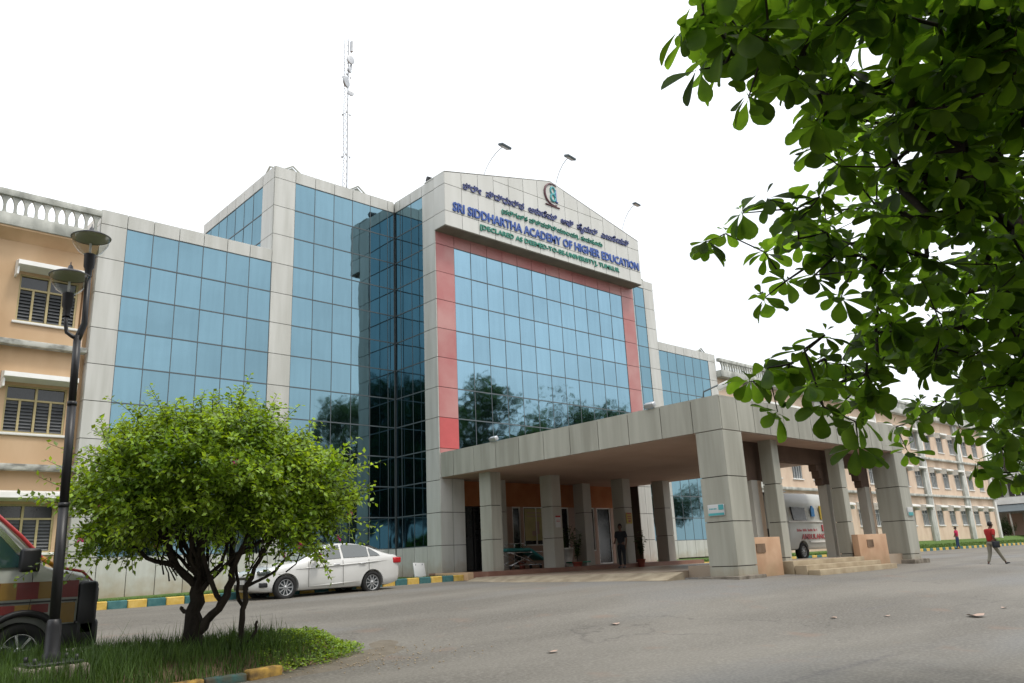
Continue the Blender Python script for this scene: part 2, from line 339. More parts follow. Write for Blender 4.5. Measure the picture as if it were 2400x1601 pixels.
# ------------------------------------------------------------------ ground
def smooth(t): t = max(0, min(1, t)); return t*t*(3-2*t)
def gz(x, y):
    b = interp(y, [(-80,-.4),(0,-.12),(8,.08),(11.5,.24),(20,.5),(26,.55),(60,.6)])
    k = smooth((x-6)/11)*(1-smooth((x-29)/4)) * smooth((y-4)/7)
    return b + k*lerp(.30, .13, smooth((y-11)/9))
def grid_sheet(name, xs, ys, zf, mt):
    mb = MB(); nx = len(xs)
    vs_ = [(x, y, zf(x, y)) for y in ys for x in xs]
    fs = [(j*nx+i, j*nx+i+1, (j+1)*nx+i+1, (j+1)*nx+i) for j in range(len(ys)-1) for i in range(nx-1)]
    mb.add(vs_, fs, 0, True); return mb.build(name, mt)
xs = [-400,-150,-60,-30]+[-20+1.0*i for i in range(61)]+[44,50,60,70,85,100,130,200,500]
ys = [-400,-120,-60,-30]+[-15+1.0*i for i in range(56)]+[48,60,90,150,400]
structure(tag(grid_sheet('ground', xs, ys, lambda x, y: gz(x, y)-.05, M['earth']), 'bare soil ground under the road and lawns', None))
xs = [-150,-60,-30]+[-20+.5*i for i in range(121)]+[44,50,60,70,85,100,130,150]
ys = [-60,-30]+[-15+.5*i for i in range(77)]+[24.0]
structure(tag(grid_sheet('road', xs, ys, gz, M['asphalt']), 'dusty worn grey-brown asphalt road', None))
# lawn strips behind the kerb
KY = 21.4
def kz(x): return gz(x, KY)
structure(tag(grid_sheet('lawn', [-40,-10]+[-8+.5*i for i in range(51)]+[17.3], [KY+.15,22,23,24,25,26.2], lambda x, y: kz(x)+.12+.05*max(0,(y-21.5))/4+.02*noise.noise(Vector((x, y, 0))), M['grassbase']), 'green grass strip along the foot of the glass facade', None))
structure(tag(grid_sheet('lawn', [29.9+i for i in range(60)]+[95,110], [23.75,24.4,25,26.3], lambda x, y: gz(x,23)+.12+(y-23.7)*lerp(.12,.28,smooth((x-50)/15)), M['grassbase']), 'grass slope in front of the far peach wing', None))
def kerb(x0, x1, y, n0, length, name_label, zf):
    a = MB(); x = x0; i = n0
    while x < x1:
        xe = min(x1, x+length-.012); j = random.uniform(-.008, .008)
        z0, z1 = zf(x), zf(xe)
        bmk = bmesh.new(); bmesh.ops.create_cube(bmk, size=1)
        for v in bmk.verts:
            zz = z0 if v.co.x < 0 else z1
            v.co = Vector((x if v.co.x < 0 else xe, y+j+(v.co.y+.5)*.15, zz+(.19 if v.co.z > 0 else -.1)))
        bmesh.ops.bevel(bmk, geom=bmk.edges[:], offset=.018, segments=1, affect='EDGES')
        a.bm(bmk, i % 2, False); x += length; i += 1
    return structure(tag(a.build('kerb', [M['yellow_kerb'], M['teal_kerb']]), name_label, None))
random.seed(5)
kerb(-8.06, 17.2, KY, 0, .46, 'low kerb painted in yellow and teal blocks by the parked car', kz)
kerb(30.5, 100, 23.55, 0, .6, 'low kerb painted yellow and teal along the far lawn', lambda x: gz(x, 23.5))
# ------------------------------------------------------------------ the glass-fronted building
def J(k): return 15.64-1.15*k
YF, YC, XA, XB = 25.8, 23.02, 17.5, 29.67          # wing plane, centre plane, centre left and right
GAP = .022
def panels(mb, axis, plane, ae, ze, out, mi=0, th=.035, gap=GAP, zf=None):
    """separate cladding panels with open joints; out = +1/-1 outward along the axis"""
    for a0, a1 in zip(ae, ae[1:]):
        for z0, z1 in zip(ze, ze[1:]):
            a, b, c, d = a0+gap/2, a1-gap/2, min(z0, z1)+gap/2, max(z0, z1)-gap/2
            if b-a < .02 or d-c < .02: continue
            t = th+random.uniform(-.003, .003)
            if axis == 'y': mb.box(a, b, min(plane, plane+out*t), max(plane, plane+out*t), c, d, mi)
            else: mb.box(min(plane, plane+out*t), max(plane, plane+out*t), a, b, c, d, mi)
def curtain(pg, pm, axis, plane, ae, ze, out, tilt=.0022, vw=.026, hw=.042):
    for a0, a1 in zip(ae, ae[1:]):
        for z0, z1 in zip(ze, ze[1:]):
            lo, hi = min(z0, z1), max(z0, z1)
            tx, tz = random.gauss(0, tilt)*(a1-a0), random.gauss(0, tilt)*(hi-lo)
            P = []
            for (a, z, s1, s2) in ((a0, lo, -1, -1), (a1, lo, 1, -1), (a1, hi, 1, 1), (a0, hi, -1, 1)):
                p_ = plane + out*.012 + s1*tx/2 + s2*tz/2
                P.append((a, p_, z) if axis == 'y' else (p_, a, z))
            if (axis == 'y' and out < 0) or (axis == 'x' and out > 0): pass
            else: P = P[::-1]
            pg.face(P)
    za, zb_ = min(ze), max(ze)
    for a in ae:
        if axis == 'y': pm.box(a-vw/2, a+vw/2, plane-.02 if out < 0 else plane, plane if out < 0 else plane+.02, za, zb_)
        else: pm.box(plane-.02 if out < 0 else plane, plane if out < 0 else plane+.02, a-vw/2, a+vw/2, za, zb_)
    for z in ze:
        if axis == 'y': pm.box(min(ae), max(ae), plane-.024 if out < 0 else plane, plane if out < 0 else plane+.024, z-hw/2, z+hw/2)
        else: pm.box(plane-.024 if out < 0 else plane, plane if out < 0 else plane+.024, min(ae), max(ae), z-hw/2, z+hw/2)
def flush(parent=None):
    global a, G, Q
    par = parent or B
    if a.v: a.build('cladding', M['clad'], par)
    if G.v:
        g_ = G.build('curtain_wall_glass', M['glass'], par, recalc=False); Q.build('mullion_grid', M['mull'], g_)
    a = MB(); G = MB(); Q = MB()
def rng(a, b, n): return [a+(b-a)*i/n for i in range(n+1)]
B = thing('glass_fronted_building', (23.5, 26, .6), 'large pale clad building with blue mirror glass, a red-framed centre and a pedimented name board', 'building')
random.seed(11)
# cores (dark, behind the open joints)
for bx_ in ([(6.3, 12.1, YF+.012, 40, .3, 12.2)], [(12.1, XA, YF+.012, 32.6, .3, 15.7)], [(35.05, 40.6, YF+.012, 40, .3, 12.2)], [(XB, 35.05, YF+.012, 32.6, .3, 15.7)],
            [(XA+.03, XB-.03, YC+.012, 32.5, 4.4, 15.9), (XA+.03, 18.6, YC+.012, 26, .3, 4.4), (28.75, XB-.03, YC+.012, 26, .3, 4.4), (18.6, 28.75, 23.75, 26, .3, 4.4)]):
    c = MB()
    for q_ in bx_: c.box(*q_)
    c.build('wall', M['joint'], B)
# cladding
a = MB(); G = MB(); Q = MB()
rows = [J(k) for k in range(3, 12)]
def wing(x0, x1, x2, x3, flip):
    """x0-x1 end pier, x1-x2 glass; x3 unused"""
cl = rng(7.06, 12.07, 6)
# left wing
panels(a, 'y', YF, [6.27, 7.06], [12.68]+[J(k) for k in range(3, 14)], -1)
panels(a, 'y', YF, cl, [12.68, J(3)], -1); panels(a, 'y', YF, cl, [J(12), .55], -1)
curtain(G, Q, 'y', YF, cl, [J(k) for k in range(3, 13)], -1)
panels(a, 'x', 6.30, [YF+.0, 26.6, 27.5, 28.5], [12.68]+[J(k) for k in range(3, 14)], -1)
a.box(6.27, 12.07, YF+.03, YF+.35, 12.2, 12.66)
flush()
# left tower
panels(a, 'y', YF, [12.07, 12.93], [16.13]+[J(k) for k in range(0, 14)], -1)
ct = [12.93+.842*i for i in range(6)]+[XA-.05]
panels(a, 'y', YF, ct, [16.13, J(0)], -1); panels(a, 'y', YF, ct, [J(12), .6], -1)
curtain(G, Q, 'y', YF, ct, [J(k) for k in range(0, 13)], -1)
flush()
sy = [26.78+.84*i for i in range(8)]
panels(a, 'x', 12.1, [YF+.0, 26.78], [16.13]+[J(k) for k in range(0, 4)], -1)
panels(a, 'x', 12.1, sy, [16.13, J(0)], -1)
curtain(G, Q, 'x', 12.1, sy, [J(0), J(1), J(2), J(3)], -1)
a.box(12.12, XA, YF+.03, YF+.35, 15.7, 16.1); a.box(12.12, 12.4, YF+.36, 32.6, 15.7, 16.1)
flush()
# right tower and wing (mirror)
panels(a, 'y', YF, [34.2, 35.08], [16.13]+[J(k) for k in range(0, 14)], -1)
ct2 = [XB+.05]+[34.2-.842*i for i in range(5, -1, -1)]
ct2 = [XB+.05]+[x for x in ct2[1:] if x > XB+.2]
panels(a, 'y', YF, ct2, [16.13, J(0)], -1); panels(a, 'y', YF, ct2, [J(12), .9], -1)
curtain(G, Q, 'y', YF, ct2, [J(k) for k in range(0, 13)], -1)
flush()
cr = rng(35.08, 39.85, 6)
panels(a, 'y', YF, [39.85, 40.62], [12.68]+[J(k) for k in range(3, 14)], -1)
panels(a, 'y', YF, cr, [12.68, J(3)], -1); panels(a, 'y', YF, cr, [J(12), .95], -1)
curtain(G, Q, 'y', YF, cr, [J(k) for k in range(3, 13)], -1)
panels(a, 'x', 35.05, [YF, 26.7, 27.6, 28.5, 29.5, 30.5, 31.5, 32.5], [16.13]+[J(k) for k in range(0, 4)], 1)
a.box(XB, 35.05, YF+.03, YF+.35, 15.7, 16.1); a.box(35.08, 40.62, YF+.03, YF+.35, 12.2, 12.66)
flush()
# centre block: side faces
for px, o_ in ((XA, -1), (XB, 1)):
    pl = px+.03 if o_ < 0 else px-.03
    panels(a, 'x', pl, [YC-.03, 23.82], [16.13]+[J(k) for k in range(0, 14)], o_)
    ss = [23.82, 24.62, 25.4, YF-.02]
    panels(a, 'x', pl, ss, [16.13, J(0)], o_); panels(a, 'x', pl, ss, [J(12), .6], o_)
    curtain(G, Q, 'x', pl, ss, [J(k) for k in range(0, 13)], o_)
    flush()
a.box(XA+.03, XA+.3, YC+.05, 32, 15.9, 16.1); a.box(XB-.3, XB-.03, YC+.05, 32, 15.9, 16.1)
# centre block: ground floor piers on the front
panels(a, 'y', YC, [XA-.0, 18.05, 18.62], [5.13, 4.2]+[J(k) for k in range(11, 14)], -1)
flush()
panels(a, 'y', YC, [28.72, 29.2, XB], [4.9, 4.2]+[J(k) for k in range(11, 14)], -1)
flush()
flush()
# the centre front
a = MB(); G = MB(); Q = MB(); R = MB()
cc = rng(18.43, 28.73, 12)
curtain(G, Q, 'y', YC, cc, [J(k) for k in range(2, 10)]+[4.95], -1)
g2_ = G.build('front_window_wall', M['glass_front'], B, recalc=False); Q.build('mullion_grid', M['mull'], g2_)
pz = [13.86]+[J(k) for k in range(2, 10)]+[4.95]
panels(R, 'y', YC, [XA+.02, 18.43], pz[:-3]+[J(8)], -1); panels(R, 'y', YC, [28.73, 29.62], pz, -1)
panels(R, 'y', YC, [18.43]+rng(18.43, 28.73, 12)[1:], [13.86, J(2)], -1)
R.build('red_frame', M['pink'], B)
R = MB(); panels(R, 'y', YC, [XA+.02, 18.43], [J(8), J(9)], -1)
o_ = R.build('red_frame', M['pinkred'], B); o_['label'] = 'foot panel of the red frame, a reflection painted in as redder colour'
R = MB(); panels(R, 'y', YC, [XA+.02, 18.43], [J(9), 5.1], -1); R.build('red_frame', M['pink'], B)
# pedimented name board
S0, S1, YS = 17.48, 29.53, 22.33
XM = (S0+S1)/2
def ztop(x): return lerp(16.16, 17.57, 1-abs(x-XM)/(XM-S0))
s = MB()
s.prism([(S0+.03, 13.9), (S1-.03, 13.9), (S1-.03, 16.1), (XM, 17.52), (S0+.03, 16.1)], 'y', YS+.012, YC+.6, 0)
sb = s.build('name_board', M['joint'], B)
s = MB(); xe = rng(S0, S1, 14)
for x0, x1 in zip(xe, xe[1:]):
    for z0, z1 in ((13.87, J(1)), (J(1), J(0)), (J(0), None)):
        A0, A1 = x0+GAP/2, x1-GAP/2
        if z1 is not None:
            s.box(A0, A1, YS-.03, YS, z0+GAP/2, z1-GAP/2)
        else:
            lim = 16.55
            zz = z0+GAP/2
            if min(ztop(A0), ztop(A1)) > lim+.1:
                s.box(A0, A1, YS-.03, YS, zz, lim-GAP/2)
                pts = [(A0, lim+GAP/2), (A1, lim+GAP/2), (A1, ztop(A1))]+([(XM, ztop(XM))] if A0 < XM < A1 else [])+[(A0, ztop(A0))]
                s.prism(pts, 'y', YS-.03, YS)
            else:
                s.prism([(A0, zz), (A1, zz), (A1, ztop(A1)), (A0, ztop(A0))], 'y', YS-.03, YS)
panels(s, 'x', S0+.03, [YS-.03, YC-.03], [13.87, J(1), J(0), 16.13], -1)
panels(s, 'x', S1-.03, [YS-.03, YC-.03], [13.87, J(1), J(0), 16.13], 1)
s.prism([(S0, 16.13), (XM, 17.55), (XM, 17.59), (S0, 16.18)], 'y', YS-.03, YC+.6); s.prism([(S1, 16.13), (XM, 17.55), (XM, 17.59), (S1, 16.18)], 'y', YS-.03, YC+.6)
s.build('board_cladding', M['clad_sign'], sb)
s = MB(); s.box(S0+.02, S1-.02, YS-.01, YC-.04, 13.84, 13.9); s.build('board_soffit', M['soffit'], sb)
def text_obj(name, txt, x0, x1, zbase, h, Y, mt, parent, off=.0, fit_h=None, depth=.03, face='y', xplane=None):
    cu = bpy.data.curves.new(name, 'FONT'); cu.body = txt; cu.size = 1; cu.extrude = depth; cu.offset = off; cu.resolution_u = 2
    to = bpy.data.objects.new(name, cu); col.objects.link(to)
    bpy.context.view_layer.update()
    dg = bpy.context.evaluated_depsgraph_get(); me = bpy.data.meshes.new_from_object(to.evaluated_get(dg))
    bpy.data.objects.remove(to)
    xs_ = [v.co.x for v in me.vertices]; ys_ = [v.co.y for v in me.vertices]
    if not xs_: return None
    sx_ = (x1-x0)/(max(xs_)-min(xs_)); sy_ = h/(max(ys_)-min(ys_))
    mnx, mny = min(xs_), min(ys_)
    off_ = Vector((0,0,0)); p_ = parent
    while p_ is not None: off_ += p_.location; p_ = p_.parent
    for v in me.vertices:
        X, Z = x0+(v.co.x-mnx)*sx_, zbase+(v.co.y-mny)*sy_
        v.co = Vector((X, Y-v.co.z, Z))-off_
    me.materials.clear(); me.materials.append(mt)
    o = bpy.data.objects.new(name, me); col.objects.link(o); o.parent = parent
    return o
YT = YS-.05
text_obj('lettering', 'SRI SIDDHARTHA ACADEMY OF HIGHER EDUCATION', 17.86, 29.36, 14.545, .40, YT, M['blue_letter'], sb, .02)
text_obj('lettering', '[DECLARED AS DEEMED-TO-BE-UNIVERSITY], TUMKUR', 19.25, 27.85, 14.07, .27, YT, M['green_letter'], sb, .016)
text_obj('lettering', '\u0cb6\u0ccd\u0cb0\u0cc0  \u0cb8\u0cbf\u0ca6\u0ccd\u0ca7\u0cbe\u0cb0\u0ccd\u0ca5  \u0c85\u0c95\u0cbe\u0ca1\u0cc6\u0cae\u0cbf  \u0c86\u0cab\u0ccd  \u0cb9\u0cc8\u0caf\u0cb0\u0ccd  \u0c8e\u0c9c\u0cc1\u0c95\u0cc7\u0cb7\u0ca8\u0ccd', 18.40, 28.75, 15.50, .48, YT, M['navy_letter'], sb, .010)
text_obj('lettering', '(\u0caa\u0cb0\u0cbf\u0c97\u0ca3\u0cbf\u0ca4 \u0cb5\u0cbf\u0cb6\u0ccd\u0cb5\u0cb5\u0cbf\u0ca6\u0ccd\u0caf\u0cbe\u0cb2\u0caf), \u0ca4\u0cc1\u0cae\u0c95\u0cc2\u0cb0\u0cc1', 20.45, 26.75, 15.10, .29, YT, M['green_letter'], sb, .002)
# round emblem: open ring with a looped sign and a bar beneath
e = MB(); pts = []
for i in range(22):
    t = radians(62+i*11.2); pts.append((23.62+.52*cos(t), YT, 16.93+.52*sin(t)))
e.tube(pts, [.02+.035*sin(pi*i/21) for i in range(22)], 6); e.tube([(23.12, YT, 16.36), (24.0, YT, 16.36)], .035, 6)
e.build('emblem_ring', M['maroon'], sb)
e = MB()
e.tube([(23.62+.14*cos(t), YT, 17.12+.17*sin(t)) for t in [i*2*pi/14 for i in range(15)]], .045, 6)
e.tube([(23.62+.14*cos(t)*1.05, YT, 16.78+.17*sin(t)) for t in [i*2*pi/14 for i in range(15)]], .05, 6)
e.build('emblem_figure', M['cyan'], sb)
e = MB(); e.tube([(23.79, YT, 17.2), (23.79, YT, 16.62), (23.9, YT, 16.6)], .045, 6); e.build('emblem_figure', M['blue_letter'], sb)
# small roof gables on the parapets
for (x, y, ax) in ((12.2, 26.5, 'x'), (12.9, 26.0, 'y'), (15.8, 25.95, 'y'), (33.5, 25.95, 'y'), (34.7, 26.2, 'y'), (39.6, 26.0, 'y')):
    zt = 16.13 if x < 36 else 12.68; g = MB()
    if ax == 'y': g.tube([(x-.45, y, zt), (x, y, zt+.32), (x+.45, y, zt)], .04, 6); g.prism([(x-.4, zt-.02), (x+.4, zt-.02), (x, zt+.27)], 'y', y+.05, y+.5)
    else: g.tube([(x, y-.5, zt), (x, y, zt+.3), (x, y+.5, zt)], .04, 6)
    g.build('parapet_gable', M['stone'], B)

# ------------------------------------------------------------------ entrance porch (a part of the building)
P0, P1, PY = 17.54, 28.65, 11.16
p = MB(); p.box(P0+.05, P1-.05, PY+.05, YC-.03, 4.26, 5.02)
P = p.build('porch_roof', M['joint'], B)
p = MB()
yl = [PY, 12.03, 13.05]+[13.05+1.15*i for i in range(1, 9)]+[YC-.04]
panels(p, 'x', P0+.035, yl, [4.21, 5.12], -1); panels(p, 'y', PY+.035, [P0+.035]+rng(18.36, P1, 13), [4.21, 5.12], -1)
panels(p, 'x', P1-.035, yl, [4.21, 5.12], 1)
p.box(P0, P1, PY, YC-.04, 5.06, 5.1)
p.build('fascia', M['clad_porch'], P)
p = MB(); p.box(P0+.06, P1-.06, PY+.9, YC+.7, 4.2, 4.25); p.box(P0+.06, P1-.06, PY+.04, PY+.9, 4.19, 4.24)
p.build('ceiling', M['brown'], P)
def pillar(x0, x1, y0, y1, z0, zs, mt, name='pillar', z1=4.21):
    q = MB(); q.box(x0+.04, x1-.04, y0+.04, y1-.04, z0, z1, 1)
    ze = [z1]+[z for z in zs if z0 < z < z1]+[z0]
    panels(q, 'y', y0+.035, [x0, x1], ze, -1); panels(q, 'y', y1-.035, [x0, x1], ze, 1)
    panels(q, 'x', x0+.035, [y0, y1], ze, -1); panels(q, 'x', x1-.035, [y0, y1], ze, 1)
    return q.build(name, [mt, M['joint']], B)
zj = [3.03, 1.91, .83]
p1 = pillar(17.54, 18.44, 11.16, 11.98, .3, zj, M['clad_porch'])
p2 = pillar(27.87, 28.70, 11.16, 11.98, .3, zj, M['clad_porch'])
q = MB(); q.box(17.3, 18.55, 11.0, 12.2, .3, .60, bev=.02); q.build('pillar_plinth', M['plinthm'], B)
q = MB(); q.box(27.7, 28.95, 11.0, 12.2, .3, .66, bev=.02); q.build('pillar_plinth', M['plinthm'], B)
for x0 in (18.0, 20.95, 25.0, 27.65):
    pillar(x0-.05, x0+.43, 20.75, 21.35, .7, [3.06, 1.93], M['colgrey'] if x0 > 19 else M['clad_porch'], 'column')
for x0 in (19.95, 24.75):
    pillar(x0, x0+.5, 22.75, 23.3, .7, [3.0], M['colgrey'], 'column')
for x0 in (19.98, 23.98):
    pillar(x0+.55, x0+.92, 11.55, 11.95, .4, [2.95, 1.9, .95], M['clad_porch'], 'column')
# low peach walls between the front pillars
for x0, x1 in ((18.46, 19.78), (24.35, 26.35)):
    q = MB(); q.box(x0, x1, 11.22, 11.42, .3, 1.5, bev=.008); o_ = q.build('low_wall', M['lowwall'], B)
    q = MB(); hx = x0+(.1 if x0 < 20 else .55); q.box(hx, hx+.42, 11.2, 11.235, 1.12, 1.34); q.build('wall_vent', M['peachdark'] if False else M['earth'], o_)  # grey-brown rectangular vent in the low wall
# front arcade wall with stepped corbels, behind the thin columns
q = MB(); YA0, YA1 = 12.15, 12.4
def arcade_bay(x0, x1):
    """opening x0..x1; stepped haunches at both top corners"""
    zt = 3.72
    q.box(x0, x1, YA0, YA1, zt, 4.2)
    for i, (dx, dz) in enumerate(((.42, .2), (.28, .42), (.14, .64))):
        for (a_, b_) in ((x0, x0+dx), (x1-dx, x1)):
            q.box(a_, b_, YA0+.002*i, YA1-.002*i, zt-dz-(.0), zt-dz+.22+.0)
bays = [(18.48, 20.2), (20.8, 24.62), (25.25, 27.4)]
for b_ in bays: arcade_bay(*b_)
q.box(20.2, 20.8, YA0, YA1, 3.1, 4.2); q.box(24.62, 25.25, YA0, YA1, 3.1, 4.2); q.box(27.4, 27.86, YA0, YA1, 3.1, 4.2)
q.build('arcade_wall', M['shadebrown'], B)
for x0, x1 in ((20.52, 20.8), (24.92, 25.25), (27.7, 27.95)):
    q = MB(); q.box(x0, x1, YA0, YA1, .5, 3.1); q.build('arcade_pier', M['peach2'], B)
for x0, x1 in ((20.2, 20.52), (24.62, 24.92), (27.4, 27.7)):
    q = MB(); q.box(x0+.0, x1, YA0-.04, YA1+.003, .5, 3.097); q.build('arcade_pilaster', M['colgrey'], B)
# recessed entrance wall
W = MB(); YW = 23.6
openings = [(18.75, 20.35, .9, 3.27, 'door'), (21.5, 21.95, .95, 3.27, 'glass'), (22.1, 23.55, 1.75, 3.27, 'window'), (24.0, 24.72, .9, 3.27, 'glass'), (25.5, 26.35, 1.45, 3.27, 'window'), (26.5, 27.4, .9, 3.27, 'glass')]
xprev = 18.6
for (x0, x1, z0, z1, k) in openings:
    W.box(xprev, x0, YW, YW+.14, .7, 3.27, 0)
    if z0 > 1: W.box(x0, x1, YW+.002, YW+.14, .7, z0, 0)
    xprev = x1
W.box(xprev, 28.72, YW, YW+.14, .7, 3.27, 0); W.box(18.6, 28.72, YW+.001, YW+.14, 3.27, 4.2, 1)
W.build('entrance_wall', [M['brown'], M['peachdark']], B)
for (x0, x1, z0, z1, k) in openings:
    q = MB(); q.box(x0, x1, YW+.06, YW+.09, z0, z1); pane = q.build({'door':'glass_door','glass':'glass_door','window':'window'}[k], M['darkwin'], B)
    q = MB(); t = .05
    q.box(x0, x0+t, YW+.02, YW+.055, z0, z1); q.box(x1-t, x1, YW+.02, YW+.055, z0, z1); q.box(x0+t, x1-t, YW+.02, YW+.055, z1-t, z1)
    q.box(x0+t, x1-t, YW+.02, YW+.055, z0, z0+t); mx_ = (x0+x1)/2
    if k != 'glass': q.box(mx_-t/2, mx_+t/2, YW+.02, YW+.055, z0+t, z1-t)
    q.build('frame', M['black'] if k == 'door' else M['white'], pane)
# floor, walkway, steps
for bx_, mt_ in (((17.05, 30.2, 13.1, 20.45, .3, .745), 'tilepale'), ((17.45, 29.6, 20.45, YW+.1, .3, .9), 'tile'), ((18.2, 27.9, 11.44, 13.1, .3, .86), 'tilepale')):
    q = MB(); q.box(*bx_); q.build('porch_floor', M[mt_], B)
q = MB()
q.prism([(16.3, .5), (17.05, .5), (17.05, .74), (16.98, .74), (16.3, .57)], 'y', 12.4, 20.5)
q.build('ramp', M['ramp'], B)
q = MB()
for i, (d, z) in enumerate(((.0, .86), (.34, .74), (.70, .62))):
    q = MB(); q.box(20.1-.0, 24.3+i*.25, 11.42-d-.34 if i else 11.1, 11.42-d if i else 11.44, .2, z, bev=.012); q.build('step', M['cream_step'], B)
q = MB(); q.box(17.2, 18.62, 21.2, 22.98, .4, .9, bev=.01); q.build('plinth', M['peach'], B)
# plaques on the two front pillars
def plaque(x, y, z, axis, label, place):
    t = thing('wall_plaque', (x, y, z), label, 'sign', 'small plaques on the porch pillars')
    q = MB()
    if axis == 'x': q.box(x-.035, x, y-.24, y+.24, z-.14, z+.14, bev=.006)
    else: q.box(x-.2, x+.2, y-.035, y, z-.14, z+.14, bev=.006)
    q.build('board', M['paper'], t); q = MB()
    if axis == 'x':
        q.box(x-.040, x-.034, y-.23, y+.23, z-.13, z-.07); q.box(x-.0402, x-.034, y-.23, y-.08, z+.0, z+.13)
        for i in range(5): q.box(x-.040, x-.034, y-.02+i*.045, y+.01+i*.045, z+.02, z+.05)
    else: q.box(x-.19, x+.19, y-.04, y-.034, z-.13, z-.02)
    q.build('print', M['cyan'], t)
plaque(17.535, 11.58, 2.2, 'x', 'small white and teal plaque on the near corner pillar of the porch', 0)
plaque(28.35, 11.155, 2.2, 'y', 'small teal plaque on the far right pillar of the porch', 0)
# ------------------------------------------------------------------ peach wings either side
def peach_window(B_, x0, x1, z0, z1, y, hood=True, louvre=True, sill='white', hz=None, gm='darkwin', fm='cream'):
    """window set in a wall whose face is at y, facing -Y"""
    q = MB(); q.box(x0, x1, y+.10, y+.13, z0, z1); win = q.build('window', M[gm], B_)
    q = MB(); t = .05; yy0, yy1 = y+.03, y+.10; zt = lerp(z0, z1, .70); xm = (x0+x1)/2
    q.box(x0, x0+t, yy0, yy1, z0, z1); q.box(x1-t, x1, yy0, yy1, z0, z1); q.box(x0+t, x1-t, yy0, yy1, z1-t, z1); q.box(x0+t, x1-t, yy0, yy1, z0, z0+t)
    q.box(xm-t*.6, xm+t*.6, yy0-.004, yy1, z0+t, z1-t); q.box(x0+t, x1-t, yy0+.004, yy1, zt-t/2, zt+t/2)
    if x1-x0 > 1.2:
        for xx in (lerp(x0, xm, .5), lerp(xm, x1, .5)): q.box(xx-.03, xx+.03, yy0+.008, yy1, z0+t, zt-t/2)
    q.build('frame', M[fm], win)
    if louvre:
        q = MB(); n = 9; zz = z0+t
        secs = [(x0+t, xm-t), (xm+t, x1-t)] if x1-x0 < 1.2 else [(x0+t, lerp(x0,xm,.5)-.03), (lerp(x0,xm,.5)+.03, xm-t), (xm+t, lerp(xm,x1,.5)-.03), (lerp(xm,x1,.5)+.03, x1-t)]
        h = (zt-t-zz)/n
        for (a_, b_) in secs:
            for i in range(n):
                z_ = zz+h*(i+.5); Mx = T(0, y+.075, z_) @ RX(radians(-38))
                q.box(a_, b_, -.004, .004, -h*.5, h*.5, 0, Mx)
        q.build('louvres', M['louvre'], win)
    q = MB(); q.box(x0-.08, x1+.08, y-.07, y+.03, z0-.07, z0, bev=.008); q.build('sill', M['white'], B_)
    if hood:
        q = MB(); hz = hz or z1+.08; e = .16
        q.prism([(y, hz), (y, hz+.30), (y-.48, hz+.20), (y-.50, hz+.06), (y-.46, hz+.05)], 'x', x0-e, x1+e)
        q.box(x0-e, x0-e+.05, y-.40, y, hz-.22, hz+.01); q.box(x1+e-.05, x1+e, y-.40, y, hz-.22, hz+.01)
        q.build('window_hood', M['white'], B_)
def baluster_rail(B_, x0, x1, y, z0, z1, step=.275, n_parts=0):
    """pierced parapet: each upright is a waisted post flaring into an arch"""
    hgt = z1-.2-z0; q = MB(); q.box(x0, x1, y-.11, y+.11, z1-.2, z1, bev=.01); rl = q.build('parapet_rail', M['stone'], B_)
    n = int((x1-x0)/step); hw = step/2
    prof = [(.055, 0), (.062, .10), (.038, .22), (.034, .52), (.055, .70), (.085, .84), (.120, .95), (hw, 1.0)]
    def post(mb, cx):
        pts = [(cx-r, z0+hgt*t) for r, t in prof]+[(cx+r, z0+hgt*t) for r, t in prof[::-1]]
        mb.prism(pts, 'y', y-.05, y+.05)
    if n_parts:
        first = None
        for i in range(n):
            cx = x1-step*(i+.5)
            if i < n_parts:
                if first is None:
                    mb = MB(); post(mb, cx); first = mb.build('baluster', M['stone'], rl); fx = cx
                else:
                    c_ = first.copy(); col.objects.link(c_); c_.location.x += cx-fx; c_.parent = rl
            else: break
        x1 = x1-step*n_parts
        if x1-x0 > .4:
            mb = MB()
            for i in range(int((x1-x0)/step)): post(mb, x1-step*(i+.5))
            o_ = mb.build('balusters', M['stone'], rl); o_['kind'] = 'stuff'
    else:
        mb = MB()
        for i in range(n): post(mb, x1-step*(i+.5))
        mb.build('balusters', M['stone'], rl)
    return rl
# left wing
WL = thing('peach_building', (-4, 26, .6), 'peach rendered wing with louvred windows and white hoods, left of the glass building', 'building')
q = MB(); q.box(-24, 5.95, YF+.1+.14, 38, .3, 11.9); q.box(5.95, 6.28, YF+.30, 38, .3, 11.9); q.build('core_wall', M['darkwin'] if False else M['peach'], WL)
W = MB(); wy0, wy1 = YF+.1, YF+.1+.139
wins = [(-13.8, -12.1), (-9.3, -7.6), (-4.8, -3.1), (-.3, 1.4), (4.28, 5.86)]
lev = [(2.02, 3.35), (5.34, 6.72), (8.62, 10.08)]
prev = -24
for (x0, x1) in wins:
    W.box(prev, x0, wy0, wy1, .3, 11.3); zc = .3
    for (z0, z1) in lev: W.box(x0, x1, wy0, wy1, zc, z0); zc = z1
    W.box(x0, x1, wy0, wy1, zc, 11.3); prev = x1
W.box(prev, 5.95, wy0, wy1, .3, 11.3); W.build('wall', M['peach'], WL)
for (x0, x1) in wins:
    for (z0, z1) in lev: peach_window(WL, x0, x1, z0, z1, wy0)
for z0, z1, pr in ((7.84, 8.0, .3), (4.27, 4.44, .3)):
    q = MB(); q.box(-24, 6.2, wy0-pr, wy0-.002, z0, z1, bev=.012); q.build('ledge', M['grime'], WL)
q = MB(); q.prism([(wy0-.002, 11.05), (wy0-.002, 11.30), (wy0-.42, 11.36), (wy0-.42, 11.30)], 'x', -24, 6.22); q.build('eave_soffit', M['brown'] if False else M['peach'], WL)
q = MB(); q.box(-24, 6.22, wy0-.46, wy0+.3, 11.36, 11.74, bev=.015); q.build('cornice', M['stone'], WL)
